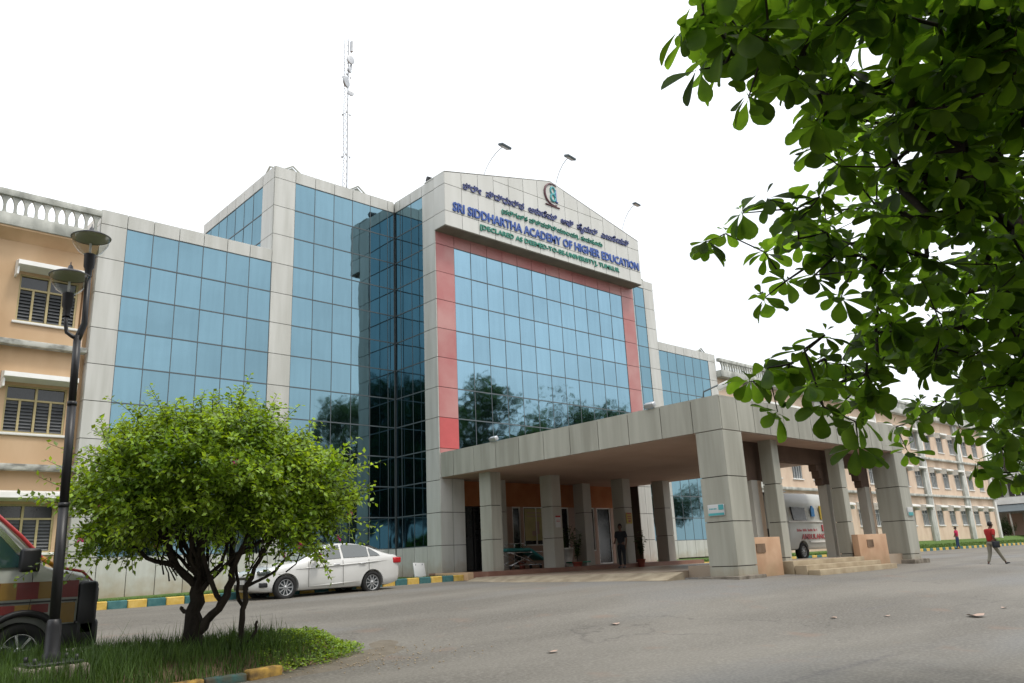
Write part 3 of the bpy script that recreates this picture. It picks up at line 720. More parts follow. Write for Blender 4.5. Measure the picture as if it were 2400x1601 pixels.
baluster_rail(WL, -24, 6.22, wy0-.30, 11.74, 12.5, n_parts=24)
q = MB(); q.tube([(6.08, wy0+.10, .6), (6.08, wy0+.10, 11.3)], .055, 8); q.build('downpipe', M['peach2'], WL)
# right wing, long, runs far back, distance haze put into its colour
WR = thing('peach_building', (63, 26, 1), 'long haze-paled peach wing with white hooded windows, running far behind the porch', 'building')
X0r, X1r = 40.65, 86.0
q = MB(); q.box(X0r, X1r, YF+.24, 38, .5, 11.5); q.build('core_wall', M['peach2'], WR)
wy0 = YF+.1
W = MB(); wl = []
for k in range(-3, 2):
    b0 = 71.4+8.6*k
    for (u0, u1) in ((0, 1.25), (2.75, 4.0), (5.45, 6.7)):
        if b0+u0 > X0r+.5 and b0+u1 < X1r-.5: wl.append((b0+u0, b0+u1))
lev = [(2.45, 3.75), (5.52, 6.88), (8.62, 10.0)]
prev = X0r
for (x0, x1) in wl:
    W.box(prev, x0, wy0, wy0+.139, .5, 11.3); zc = .5
    for (z0, z1) in lev: W.box(x0, x1, wy0, wy0+.139, zc, z0); zc = z1
    W.box(x0, x1, wy0, wy0+.139, zc, 11.3); prev = x1
W.box(prev, X1r, wy0, wy0+.139, .5, 11.3); W.build('wall', M['peach2'], WR)
for (x0, x1) in wl:
    for (z0, z1) in lev: peach_window(WR, x0, x1, z0, z1, wy0, louvre=False, gm='greyglass', fm='greyframe')
for k in range(-3, 3):
    xb = 69.5+8.6*k
    if X0r < xb < X1r-1:
        q = MB(); q.box(xb, xb+.75, wy0-.22, wy0-.002, .6, 11.3, bev=.01); q.build('pilaster', M['stone'], WR)
        q = MB(); q.box(xb+1.05, xb+1.25, wy0-.14, wy0-.002, .6, 11.3, bev=.01); q.build('pilaster', M['white'], WR)
q = MB(); q.box(X1r-.5, X1r-.02, wy0-.2, wy0-.002, .6, 11.3, bev=.01); q.build('pilaster', M['white'], WR)
for z0, z1 in ((7.84, 8.0), (4.75, 4.92)):
    q = MB(); q.box(X0r, X1r+.25, wy0-.32, wy0-.003, z0, z1, bev=.012); q.build('ledge', M['stone'], WR)
q = MB(); q.box(X0r, X1r+.3, wy0-.46, wy0+.3, 11.3, 11.7, bev=.015); q.build('cornice', M['stone'], WR)
baluster_rail(WR, X0r, X1r, wy0-.30, 11.7, 12.45, n_parts=20)
# grey building with a lean-to canopy at the far right
GB = thing('grey_building', (100, 26, 1.2), 'grey two storey building with glazed bays behind a dark lean-to canopy, far right', 'building')
q = MB(); q.box(96, 118, 20.5, 36, .8, 7.4); q.build('wall', M['stone'], GB)
q = MB(); q.box(95.8, 118.2, 20.2, 36.2, 7.4, 7.8); q.box(95.7, 95.98, 20.3, 36, 4.6, 5.3); q.build('parapet', M['white'], GB)
for yy in (21.2, 23.4, 25.6, 27.8, 30):
    q = MB(); q.box(95.9, 95.99, yy, yy+1.7, 5.4, 7.1); w_ = q.build('window', M['darkwin'], GB)
    q = MB(); q.box(95.86, 95.895, yy+.55, yy+.62, 5.4, 7.1); q.box(95.86, 95.895, yy+1.1, yy+1.17, 5.4, 7.1); q.box(95.84, 95.894, yy-.05, yy, 5.4, 7.1); q.build('frame', M['white'], w_)
q = MB(); q.prism([(92.0, 3.7), (96.0, 4.5), (96.0, 4.58), (92.0, 3.78)], 'y', 20.5, 32); q.build('canopy', M['mull'], GB)
for yy in (21, 23.8, 26.6, 29.4, 31.6):
    q = MB(); q.tube([(92.3, yy, .8), (92.3, yy, 3.75)], .09, 8); q.build('canopy_post', M['colgrey'], GB)
for yy in (21.5, 24, 26.5, 29):
    q = MB(); q.box(95.9, 95.99, yy, yy+1.4, 1.4, 3.6); q.build('shutter', M['brown'], GB)

# ------------------------------------------------------------------ lattice mast behind the roof
TM = thing('antenna_mast', (23.5, 40, 15), 'thin guyed antenna mast with round dishes, rising behind the roof', 'antenna mast')
mx0, my0 = 23.45, 40.0
q = MB(); zb0, zt0 = 12.2, 35.2
for k in range(3):
    an = 2*pi*k/3+.4; q.tube([(mx0+.17*cos(an), my0+.17*sin(an), zb0), (mx0+.17*cos(an), my0+.17*sin(an), zt0)], .022, 5)
z = zb0; i = 0
while z < zt0-.5:
    for k in range(3):
        a0, a1 = 2*pi*k/3+.4, 2*pi*(k+1)/3+.4
        q.tube([(mx0+.17*cos(a0), my0+.17*sin(a0), z), (mx0+.17*cos(a1), my0+.17*sin(a1), z+.45)], .011, 4, cap=False)
    z += .45
q.build('lattice', M['mastgrey'], TM)
def dish(x, z, r, az, tiltx=0):
    q = MB(); Mx = T(x, my0-.15, z) @ RZ(az) @ RX(radians(90))
    q.lathe([(r*.12, .0), (r, .18*r), (r*1.02, .5*r), (r*.98, .52*r), (.02, .46*r)], 18, 0, Mx)
    q.tube([(x, my0-.15, z), (mx0, my0, z)], .03, 6); q.build('dish', M['metal'], TM)
dish(23.2, 31.75, .36, .5); dish(23.68, 31.1, .2, -.3); dish(23.55, 33.55, .3, .15); dish(23.5, 32.8, .22, .6)
q = MB(); q.box(23.72, 23.86, my0-.1, my0+.1, 34.4, 35.2); q.box(23.7, 23.78, my0-.1, my0+.1, 33.0, 33.4); q.build('panel_antenna', M['metal'], TM)
for zc in (26.55, 29.6, 32.4):
    q = MB()
    for an in (0, 2.1, 4.2): q.tube([(mx0, my0, zc+.1), (mx0+.28*cos(an), my0+.28*sin(an), zc)], .012, 4); q.box(mx0+.28*cos(an)-.045, mx0+.28*cos(an)+.045, my0+.28*sin(an)-.04, my0+.28*sin(an)+.04, zc-.05, zc+.05)
    q.build('guy_bracket', M['metal'], TM)
# ------------------------------------------------------------------ arm-mounted floodlights above the name board
def floodlight(x, y, z, bx, by, bz, label, s=1.0, tilt=.35):
    t = thing('floodlight', (bx, by, bz), label, 'floodlight', 'floodlights on thin bent poles over the roof')
    q = MB(); n = 9
    pts = [(lerp(bx, x, smooth(i/(n-1))**1.2), lerp(by, y, (i/(n-1))**2), bz+(z+.05-bz)*sin(pi/2*i/(n-1))) for i in range(n)]
    q.tube(pts, .02, 6); q.build('pole', M['metal'], t)
    q = MB(); Mx = T(x, y, z) @ RX(tilt) @ RY(.1)
    q.box(-.30*s, .30*s, -.16*s, .16*s, -.05*s, .07*s, 0, Mx, bev=.03); q.build('lamp_head', M['mull'], t)
    q = MB(); q.box(-.24*s, .24*s, -.12*s, .12*s, -.062*s, -.05*s, 0, Mx); q.build('lamp_glass', M['metal'], t)
floodlight(21.11, 22.6, 18.62, 20.45, 23.6, 16.1, 'leftmost of three dark floodlights, highest left above the name board', .95)
floodlight(25.30, 22.6, 19.48, 24.9, 23.6, 16.1, 'middle of three dark floodlights, above the right slope of the name board', .95)
floodlight(33.3, 25.0, 20.25, 32.9, 26.3, 16.1, 'smallest dark floodlight, out to the right of the name board', .8, .1)
t = thing('floodlight', (17.8, 23.9, 16.13), 'small black floodlight on the parapet corner left of the name board', 'floodlight', 'small floodlights bolted to roof edges')
q = MB(); q.tube([(17.8, 23.9, 16.1), (17.8, 23.7, 16.35)], .02, 6); q.build('bracket', M['mull'], t)
q = MB(); q.box(-.17, .17, -.1, .1, -.11, .11, 0, T(17.8, 23.62, 16.4) @ RX(.5), bev=.02); q.build('lamp_head', M['black'], t)
for (yy, lab) in ((20.0, 'small grey floodlight on the porch roof edge, nearer the building'), (13.35, 'small grey floodlight on the porch roof edge, nearer the corner pillar')):
    t = thing('floodlight', (17.7, yy, 5.12), lab, 'floodlight', 'small floodlights bolted to roof edges')
    q = MB(); q.tube([(17.7, yy, 5.1), (17.62, yy, 5.2)], .015, 6); q.build('bracket', M['mull'], t)
    q = MB(); q.box(-.08, .08, -.16, .16, -.07, .07, 0, T(17.52, yy, 5.2) @ RY(-.5), bev=.02); q.build('lamp_head', M['metal'], t)
t = thing('security_camera', (17.9, 11.5, 5.12), 'white domed camera with a black lens on the porch corner', 'camera')
q = MB(); q.tube([(17.75, 11.75, 5.1), (17.75, 11.72, 5.3), (18.0, 11.4, 5.46)], .025, 6); q.build('bracket', M['mull'], t)
q = MB(); Mx = T(18.12, 11.2, 5.45) @ RZ(.3) @ RX(-.3); q.box(-.08, .08, -.05, .28, -.07, .09, 0, Mx, bev=.03); q.build('housing', M['white'], t)
q = MB(); q.lathe([(.0, -.06), (.05, -.05), (.085, -.02), (.09, .03), (0, .04)], 16, 0, T(18.12, 11.14, 5.42) @ RZ(.3) @ RX(radians(80))); q.build('lens_dome', M['black'], t)

# ------------------------------------------------------------------ street lamp with two lanterns
SL = thing('street_lamp', (2.0, 8.72, .3), 'black street lamp with two glass lanterns at different heights, in the near grass', 'street lamp')
lx, ly = 2.0, 8.72
# the post leans a touch; the lower lantern sits on a side arm
q = MB(); q.box(lx-.27, lx+.27, ly-.27, ly+.27, .15, .47, bev=.03); q.build('concrete_footing', M['plinthm'], SL)
q = MB(); q.box(lx-.22, lx+.22, ly-.22, ly+.22, .471, .50, bev=.008)
for a_, b_ in ((-1,-1),(1,-1),(1,1),(-1,1)): q.tube([(lx+a_*.17, ly+b_*.17, .49), (lx+a_*.17, ly+b_*.17, .55)], .018, 6)
q.lathe([(.080, .50), (.080, .56), (.066, .58), (.066, .80), (.058, .86), (.046, .87)], 16, 0, T(lx, ly, 0)); q.build('base_plate', M['black'], SL)
q = MB(); q.tube([(lx, ly, .84), (lx, ly, 1.9)], .046, 14); q.tube([(lx, ly, 1.9), (lx, ly, 1.94)], .050, 14); q.tube([(lx, ly, 1.94), (lx, ly, 2.9)], .041, 14); q.tube([(lx, ly, 2.9), (lx, ly, 2.94)], .045, 14)
q.tube([(lx, ly, 2.95), (lx, ly, 3.63)], .036, 14); q.build('pole', M['black'], SL)
ux, uy = .05, -.02        # upper pole offset
q = MB(); q.tube([(lx, ly, 3.58), (lx+.02, ly, 3.66), (lx+ux, ly+uy, 3.76), (lx+ux, ly+uy, 3.84), (lx+ux, ly+uy, 4.36)], [.036,.035,.031,.029,.029], 12)
q.tube([(lx, ly, 3.60), (lx-.05, ly, 3.62), (lx-.095, ly+.03, 3.66), (lx-.11, ly+.03, 3.74), (lx-.11, ly+.03, 3.90)], [.024,.022,.020,.020,.020], 10); q.build('arm', M['black'], SL)
def lantern(x, y, z):
    q = MB(); q.lathe([(.034, -.24), (.036, -.16), (.052, -.13), (.054, 0), (.058, .01), (.04, .015)], 16, 0, T(x, y, z)); h = q.build('lantern_holder', M['black'], SL)
    q = MB(); q.lathe([(.05, .0), (.12, .05), (.17, .13), (.185, .20)], 24, 0, T(x, y, z)); q.build('lamp_bowl', M['clear'], h)
    q = MB(); q.lathe([(.0, .238), (.06, .236), (.19, .200)], 24, 0, T(x, y, z)); q.build('reflector', M['shade'], h)
    q = MB(); q.lathe([(.192, .195), (.196, .203), (.14, .235), (.06, .262), (.03, .272), (.022, .31), (.006, .33), (.004, .36), (0, .362)], 24, 0, T(x, y, z)); q.build('lamp_shade', M['shade_top'], h)
    q = MB(); q.tube([(x, y, z), (x, y, z+.14)], .012, 8); q.build('bulb', M['white'], h)
lantern(lx+ux, ly+uy, 4.52); lantern(lx-.11, ly+.03, 4.07)

SL.rotation_euler = (Vector((0,0,1)).rotation_difference(Vector((-.733*.024, .680*.024, 1)).normalized())).to_euler(); SL.location = Vector(SL.location)+Vector((.733,-.680,0))*.09
# ------------------------------------------------------------------ vehicles
def loft(stations):
    """stations: (x, [(y,z) from bottom centre up to top centre]); mirrored in y; returns bmesh"""
    bm = bmesh.new(); rings = []
    for x, prof in stations:
        ring = [bm.verts.new((x, -y, z)) for y, z in prof]
        ring += [bm.verts.new((x, y, z)) for y, z in prof[-2:0:-1]]
        rings.append(ring)
    for a_, b_ in zip(rings, rings[1:]):
        n = len(a_)
        for i in range(n): bm.faces.new((a_[i], a_[(i+1) % n], b_[(i+1) % n], b_[i]))
    bm.faces.new(rings[0]); bm.faces.new(rings[-1][::-1])
    bmesh.ops.recalc_face_normals(bm, faces=bm.faces)
    return bm
def bake(o, mods):

    bpy.context.view_layer.update()
    dg = bpy.context.evaluated_depsgraph_get(); me = bpy.data.meshes.new_from_object(o.evaluated_get(dg))
    o.modifiers.clear(); old = o.data; o.data = me; bpy.data.meshes.remove(old)
def obj_from_bm(bm, name, mt, smooth_=True):
    me = bpy.data.meshes.new(name); bm.to_mesh(me); bm.free(); me.materials.append(mt)
    for p_ in me.polygons: p_.use_smooth = smooth_
    o = bpy.data.objects.new(name, me); col.objects.link(o); return o
def vehicle_body(name, stations, mt, arches, halfw, parent, sub=1):
    """local coords: x forward is -x here, ground z 0; arches: (x, z, r)"""
    o = obj_from_bm(loft(stations), name, mt)
    if sub:
        sm_ = o.modifiers.new('s', 'SUBSURF'); sm_.levels = sub; sm_.render_levels = sub
    cut = MB()
    for (x, z, r) in arches:
        for s_ in (-1, 1): cut.lathe([(.0, -.14), (r, -.14), (r, .14), (0, .14)], 28, 0, T(x, s_*(halfw-.06), z) @ RX(pi/2), sm=False)
    co_ = cut.build('cutter', mt); 
    bo = o.modifiers.new('b', 'BOOLEAN'); bo.operation = 'DIFFERENCE'; bo.object = co_; bo.solver = 'EXACT'
    bake(o, None); bpy.data.objects.remove(co_)
    o.parent = parent
    for p_ in o.data.polygons: p_.use_smooth = True
    try:
        o.data.set_sharp_from_angle(angle=radians(32))
    except Exception: pass
    return o
def in_local(o, parent):            # mesh built in vehicle-local coordinates
    o.parent = parent; return o
def LB(mb, name, mt, parent):
    """build a mesh whose coordinates are local to parent"""
    o = mb.build(name, mt); o.parent = parent; return o
def wheel(parent, x, y, r, side, spokes=10, w_=.2, rimr=.66, rim_mat='chrome'):
    q = MB(); Mx = T(x, y, r) @ RX(pi/2)
    q.lathe([(r*rimr, -w_/2), (r*.93, -w_/2), (r, -w_*.36), (r, w_*.36), (r*.93, w_/2), (r*rimr, w_/2), (r*rimr, -w_/2)], 30, 0, Mx)
    wh = LB(q, 'wheel', M['rubber'], parent)
    q = MB(); s_ = side; zf = w_/2*.85
    Mx = T(x, y, r) @ RX(pi/2*(1 if s_ < 0 else -1))
    q.lathe([(r*rimr*1.0, zf), (r*rimr*.94, zf+.012), (r*rimr*.90, zf-.01), (r*rimr*.88, zf-.05)], 30, 0, Mx)
    q.lathe([(0, zf+.005), (r*.12, zf+.005), (r*.16, zf-.015)], 16, 0, Mx)
    for k in range(spokes):
        an = 2*pi*k/spokes; q.box(r*.12, r*rimr*.93, -r*.045, r*.045, zf-.03, zf-.008, 0, Mx @ RZ(an))
    o1 = q.build('rim', M[rim_mat]); o1.parent = wh
    q = MB(); q.lathe([(0, zf-.055), (r*rimr*.86, zf-.055), (r*rimr*.86, zf-.08)], 24, 0, Mx); o2 = q.build('brake_disc', M['mull']); o2.parent = wh
    return wh
# ---- white sedan
CAR = thing('parked_car', (9.12, 20.5, .5), 'white sedan parked along the kerb behind the flowering tree, nose to the left', 'car')
HW = .85
def carsec(x):
    top = interp(x, [(0,.60),(.06,.70),(.35,.80),(.8,.89),(1.2,.945),(1.55,1.12),(1.95,1.30),(2.25,1.385),(2.7,1.415),(3.1,1.39),(3.5,1.28),(3.85,1.13),(4.05,1.07),(4.3,1.06),(4.4,1.0),(4.44,.9)])
    belt = interp(x, [(0,.55),(.06,.62),(.35,.74),(.8,.84),(1.2,.90),(2.2,.94),(3.2,.985),(3.9,1.00),(4.3,.97),(4.44,.84)])
    wd = interp(x, [(0,.52),(.06,.64),(.2,.75),(.5,.82),(1.0,.85),(3.6,.85),(4.1,.82),(4.35,.76),(4.44,.62)])
    zb = interp(x, [(0,.26),(.15,.20),(.5,.18),(4.0,.20),(4.3,.26),(4.44,.34)])
    if top-belt > .12: rw = interp(top-belt, [(.12,.74),(.3,.66),(.42,.58)])
    else: rw = wd*.86
    zr = top-.03 if top-belt > .12 else top-.015
    return (x, [(0, zb), (wd*.86, zb), (wd*.97, zb+.06), (wd*1.0, (zb+belt)*.48), (wd*.985, belt-.16), (wd*.995, belt-.12), (wd*.955, belt), (lerp(wd*.95, rw, .5), lerp(belt, zr, .5)), (rw, zr), (rw*.7, top-.004), (0, top)])
st = [carsec(x) for x in (0,.03,.08,.2,.4,.62,.9,1.15,1.25,1.55,1.9,2.05,2.3,2.6,2.95,3.2,3.5,3.75,3.95,4.1,4.25,4.35,4.41,4.44)]
vehicle_body('body', st, M['carwhite'], [(.83, .30, .36), (3.43, .30, .36)], HW, CAR)
for x in (.83, 3.43):
    for s_ in (-1, 1): wheel(CAR, x, s_*(HW-.12), .305, s_, 10, .19, .68, 'metal')
def sidepane(pts, s_, wd, name, mt, parent, lift=.008, thick=.012):
    """polygon (x,z) on the tumblehome between belt and roof"""
    def yy(x, z):
        b_ = interp(x, [(1.2,.90),(2.2,.94),(3.2,.985),(3.9,1.0)]); t_ = max(0, min(1, (z-b_)/.42))
        return lerp(.815, .60, t_)+lift
    q = MB(); n = len(pts)
    o_ = [(x, s_*yy(x, z), z) for x, z in pts]; i_ = [(x, s_*(yy(x, z)-thick), z) for x, z in pts]
    q.add(o_+i_, [list(range(n)), [n+i for i in range(n)][::-1]]+[[i, (i+1) % n, n+(i+1) % n, n+i] for i in range(n)])
    return LB(q, name, mt, parent)
for s_ in (-1, 1):
    sidepane([(1.52,.955),(2.44,.985),(2.44,1.345),(2.2,1.32),(1.95,1.235)], s_, HW, 'side_window', M['carglass'], CAR)
    sidepane([(2.52,.99),(3.30,1.01),(3.30,1.27),(3.05,1.335),(2.75,1.352),(2.52,1.35)], s_, HW, 'side_window', M['carglass'], CAR)
    sidepane([(3.36,1.015),(3.68,1.03),(3.60,1.10),(3.36,1.245)], s_, HW, 'quarter_window', M['carglass'], CAR)
    q = MB()
    for xx in (1.45, 2.48, 3.30): q.tube([(xx-(.0), s_*.862, .28), (xx, s_*.862, .60), (xx, s_*.855, .80), (xx, s_*.83, .93)], .005, 4)
    LB(q, 'door_seam', M['joint'], CAR)
    q = MB(); q.tube([(1.1, s_*.846, .745), (1.6, s_*.851, .77), (2.6, s_*.851, .815), (3.5, s_*.848, .865), (4.1, s_*.80, .89)], [.004,.016,.018,.016,.004], 6); q.tube([(1.5, s_*.842, .30), (2.3, s_*.852, .33), (3.05, s_*.845, .37)], [.004,.018,.004], 6); LB(q, 'body_crease', M['carwhite'], CAR)
    q = MB()
    for xx in (2.18, 3.0): q.box(xx, xx+.19, s_*.875-.012, s_*.875+.012, .815, .84, bev=.008)
    LB(q, 'door_handle', M['chrome'], CAR)
    q = MB(); q.box(1.55, 1.78, s_*1.0-.1, s_*1.0+.1, .95, 1.07, bev=.035); q.tube([(1.66, s_*.83, .95), (1.66, s_*.93, .98)], .02, 6); LB(q, 'wing_mirror', M['carwhite'], CAR)
    q = MB(); q.box(4.12, 4.40, s_*.755-.06, s_*.755+.06, .80, .96, 0, bev=.03); LB(q, 'tail_lamp', M['redlamp'], CAR)
    q = MB(); q.box(.10, .50, s_*.70-.07, s_*.70+.075, .62, .74, 0, T(0,0,0) , bev=.03); LB(q, 'headlamp', M['carglass'], CAR)
    q = MB(); q.box(.14, .36, s_*.735-.04, s_*.735+.04, .33, .45, 0, bev=.02); LB(q, 'fog_lamp', M['black'], CAR)
def strip(xz0, xz1, w0, w1, name, mt, parent, lift=.012):
    q = MB(); n = 6; vs_ = []
    for i in range(2):
        (x, z), wdt = ((xz0, w0), (xz1, w1))[i]
        for k in range(n+1):
            y = lerp(-wdt, wdt, k/n); cr = .02*(1-(2*k/n-1)**2); vs_.append((x-(.0), y, z+lift+cr-.0))
    fs = [(k, k+1, n+1+k+1, n+1+k) for k in range(n)]; q.add(vs_, fs, 0, True); return LB(q, name, mt, parent)
strip((1.22,.955),(2.0,1.325),.70,.545,'windscreen', M['screenglass'], CAR, .02)
strip((3.42,1.325),(3.95,1.12),.54,.66,'rear_window', M['carglass'], CAR, .015)
q = MB(); q.box(-.02, .03, -.42, .42, .52, .60, bev=.01); q.box(-.03, .02, -.4, .4, .28, .42, bev=.01); LB(q, 'grille', M['black'], CAR)
q = MB(); q.box(-.04, -.03, -.25, .25, .42, .53); LB(q, 'number_plate', M['paper'], CAR)
# ---- ambulance van, near left, only its nose in view
VAN = thing('ambulance_van', (3.1, 12.05, .13), 'white van with red and yellow checks, cut off by the left edge', 'van')
def vsec(x):      # x measured back from the nose (local -x direction), ground 0
    top = interp(x, [(0,.78),(.02,.98),(.08,1.12),(.2,1.19),(.45,1.245),(.6,1.27),(.9,1.62),(1.25,1.98),(1.5,2.18),(1.8,2.28),(5.2,2.3),(5.3,2.2)])
    belt = interp(x, [(0,.74),(.02,.9),(.08,1.04),(.2,1.10),(.45,1.17),(.6,1.20),(5.3,1.22)])
    wd = interp(x, [(0,.72),(.04,.84),(.12,.90),(.3,.94),(5.1,.95),(5.3,.92)])
    rw = wd*.93 if top-belt < .15 else interp(top-belt, [(.15,.88),(.5,.84),(1.1,.76)])
    zb = interp(x, [(0,.36),(.3,.30),(5.3,.32)])
    zr = top-.02 if top-belt < .15 else top-.06
    return (-x, [(0, zb), (wd*.95, zb), (wd*.99, zb+.06), (wd, .75), (wd, belt-.08), (wd*.985, belt), (lerp(wd*.985, rw, .5), lerp(belt, zr, .5)), (rw, zr), (rw*.9, top-.01), (0, top)])
st = [vsec(x) for x in (5.3,5.2,4.6,3.8,3.0,2.2,1.8,1.5,1.25,.9,.62,.58,.45,.3,.18,.1,.05,.02,0)]
vehicle_body('body', st, M['vanbody'], [(-.80, .31, .40), (-3.9, .31, .40)], .95, VAN)
for x in (-.80, -3.9):
    for s_ in (-1, 1): wheel(VAN, x, s_*.83, .315, s_, 7, .2, .62, 'chrome')
def vpanel(x0, x1, z0, z1, mi, q, t=.006):
    q.box(x0, x1, -.955-t, -.945, z0, z1, mi)
q = MB()
for (x0, x1, mi) in ((-2.6,-2.2,0),(-2.2,-1.8,1),(-1.8,-1.4,0),(-1.4,-1.07,1),(-1.07,-.90,0),(-.90,-.67,1),(-.67,-.53,0),(-.53,-.24,1)): vpanel(x0, x1, .89, 1.085, mi, q)
for (x0, x1, mi) in ((-2.6,-2.2,1),(-2.2,-1.7,0),(-1.7,-1.3,1),(-1.3,-.90,1),(-.90,-.73,0),(-.73,-.55,1)): vpanel(x0, x1, .73, .83, mi, q)
vpanel(-.47, -.26, .60, .83, 0, q)
LB(q, 'check_stripe', [M['vanyellow'], M['vanred']], VAN)
q = MB(); q.box(-2.6, -1.25, -.966, -.9, .30, .60, bev=.02); LB(q, 'sill_cladding', M['black'], VAN)
q = MB(); q.box(-.40, -.2, -.966, -.9, .30, .585, bev=.02); LB(q, 'sill_cladding', M['black'], VAN)
q = MB(); q.tube([(-.80+.43*cos(t_), -.95, .31+.43*sin(t_)) for t_ in [pi*k/16-.15 for k in range(19)]], .04, 6); LB(q, 'arch_flare', M['black'], VAN)
q = MB(); q.box(-2.6, -.25, -.966, -.945, .845, .865); LB(q, 'rub_strip', M['black'], VAN)
q = MB(); q.tube([(-.75, -.955, 1.19), (-.74, -.957, .9), (-.76, -.958, .74)], .005, 4); LB(q, 'door_seam', M['joint'], VAN)
q = MB(); q.tube([(-.50, -.93, 1.275), (-.62, -.90, 1.315), (-.9, -.865, 1.62), (-1.26, -.82, 1.96), (-1.5, -.79, 2.16)], [.02,.025,.025,.025,.02], 6)
q.tube([(-.04, -.80, 1.06), (-.2, -.91, 1.185), (-.5, -.93, 1.25)], [.012,.018,.018], 6); LB(q, 'red_trim', M['red'], VAN)
q = MB(); q.tube([(-.52, -.93, 1.26), (-.66, -.90, 1.36)], .028, 6); LB(q, 'indicator_trim', M['orange'], VAN)
def vyy(z): return -lerp(.945, .80, max(0, min(1, (z-1.2)/1.0)))-.008
def vglass(pts, name, mt, par=VAN, lift=0):
    q = MB(); n = len(pts); o_ = [(x, vyy(z)-lift, z) for x, z in pts]; i_ = [(x, vyy(z)+.02, z) for x, z in pts]
    q.add(o_+i_, [list(range(n)), [n+i for i in range(n)][::-1]]+[[i, (i+1) % n, n+(i+1) % n, n+i] for i in range(n)]); return LB(q, name, mt, par)
vglass([(-1.9,1.26),(-.76,1.26),(-.86,1.38),(-1.15,1.68),(-1.42,1.96),(-1.9,2.0)], 'side_window', M['vanglass'])
vglass([(-1.42,1.96),(-.80,1.27),(-.72,1.27),(-1.36,1.99)], 'window_trim', M['chrome'], lift=.004)
vglass([(-2.9,1.30),(-2.0,1.30),(-2.0,2.0),(-2.9,2.0)], 'side_window', M['vanglass'])
q = MB(); vs_ = []
for i in range(5):
    x, z = [(-.60,1.285),(-.75,1.46),(-.92,1.655),(-1.1,1.83),(-1.26,1.995)][i]
    for k in range(7):
        yy_ = lerp(-.80, .80, k/6)*lerp(1, .93, i/4); vs_.append((x+.01+.05*(1-(k/3-1)**2), yy_, z+.02))
q.add(vs_, [(i*7+k, i*7+k+1, (i+1)*7+k+1, (i+1)*7+k) for i in range(4) for k in range(6)], 0, True); LB(q, 'windscreen', M['vanglass'], VAN)
q = MB(); q.box(-.93, -.72, -1.17, -1.02, 1.20, 1.47, bev=.035); q.tube([(-.7, -.94, 1.22), (-.82, -1.05, 1.27)], .025, 6); LB(q, 'wing_mirror', M['black'], VAN)
q = MB(); q.box(-.23, .0, -.962, -.55, .42, 1.07, bev=.05); q.box(-.26, .03, -.962, .962, .30, .62, bev=.05); q.box(-.23, .0, .55, .962, .42, 1.07, bev=.05); q.box(-.06, .01, -.6, .6, .6, .9, bev=.02); LB(q, 'bumper', M['black'], VAN)
q = MB(); q.box(-.10, .012, -.93, -.62, .80, 1.0, bev=.03); LB(q, 'headlamp', M['darkwin'], VAN)
q = MB(); q.box(-.02, .035, -.88, -.70, .50, .58, bev=.015); LB(q, 'fog_lamp', M['chrome'], VAN)
# ---- ambulance under the porch
AMB = thing('ambulance', (26.25, 15.55, .75), 'cream high-roofed ambulance with red lettering, parked under the porch behind the steps', 'ambulance')
def asec(x):
    top = interp(x, [(0,2.2),(.06,2.36),(.3,2.42),(3.6,2.42),(4.0,2.3),(4.4,1.7),(4.75,1.25),(5.1,1.15),(5.2,.9)])
    belt = interp(x, [(0,1.2),(4.4,1.2),(4.75,1.12),(5.1,1.0),(5.2,.8)])
    wd = interp(x, [(0,.86),(.08,.93),(4.6,.93),(5.1,.85),(5.2,.7)]); zb = .36
    zr = top-.12 if top-belt > .3 else top-.02; rw = wd*(.86 if top-belt > .3 else .93)
    return (x, [(0, zb), (wd*.95, zb), (wd*.99, zb+.06), (wd, .75), (wd, belt-.06), (wd*.995, belt), (lerp(wd, rw, .35), lerp(belt, zr, .7)), (rw, zr), (rw*.85, top-.01), (0, top)])
st = [asec(x) for x in (0,.05,.12,.35,1,1.8,2.6,3.3,3.7,4.0,4.2,4.45,4.75,4.95,5.1,5.2)]
vehicle_body('body', st, M['vanwhite'], [(1.13, .31, .38), (4.3, .31, .38)], .93, AMB)
for x in (1.13, 4.3):
    for s_ in (-1, 1): wheel(AMB, x, s_*.82, .31, s_, 8, .2, .6, 'metal')
q = MB(); q.prism([(.62,1.40),(1.56,1.38),(1.48,1.84),(.52,1.87)], 'y', -.955, -.90); o_ = LB(q, 'side_window', M['darkwin'], AMB)
q = MB(); q.prism([(1.95,1.53),(2.2,1.53),(2.2,1.83),(1.95,1.83)], 'y', -.955, -.92); q.prism([(1.98,1.83),(2.15,1.83),(2.1,1.92),(2.02,1.92)], 'y', -.955, -.92); LB(q, 'blue_sticker', M['bluepaint'], AMB)
q = MB(); q.box(2.62, 2.85, -.955, -.92, 1.42, 1.92); LB(q, 'yellow_sticker', M['yellow'], AMB)
q = MB(); q.box(.25, 3.4, -.957, -.92, 1.325, 1.375); q.box(.7+.9, 3.4, -.962, -.92, .60, .66); LB(q, 'white_stripe', M['white'], AMB)
q = MB(); q.box(2.62, 2.78, -.965, -.92, .99, 1.22); LB(q, 'side_marker', M['redlamp'], AMB)
q = MB(); q.box(-.03, .16, -.94, -.72, .42, .62, bev=.02); q.box(-.03, .12, -.94, -.8, .66, 1.08, bev=.03); LB(q, 'tail_lamp', M['redlamp'], AMB)
q = MB(); q.box(-.08, .2, -.95, .95, .28, .46, bev=.04); LB(q, 'bumper', M['black'], AMB)
q = MB(); q.box(-.04, .0, -.7, .7, .5, 1.15); LB(q, 'rear_door_panel', M['black'], AMB)
q = MB(); q.box(-.02, .6, -.8, .8, 2.40, 2.44, bev=.01); LB(q, 'roof_rail', M['metal'], AMB)
q = MB(); rr_ = random.Random(2)
xx = .78
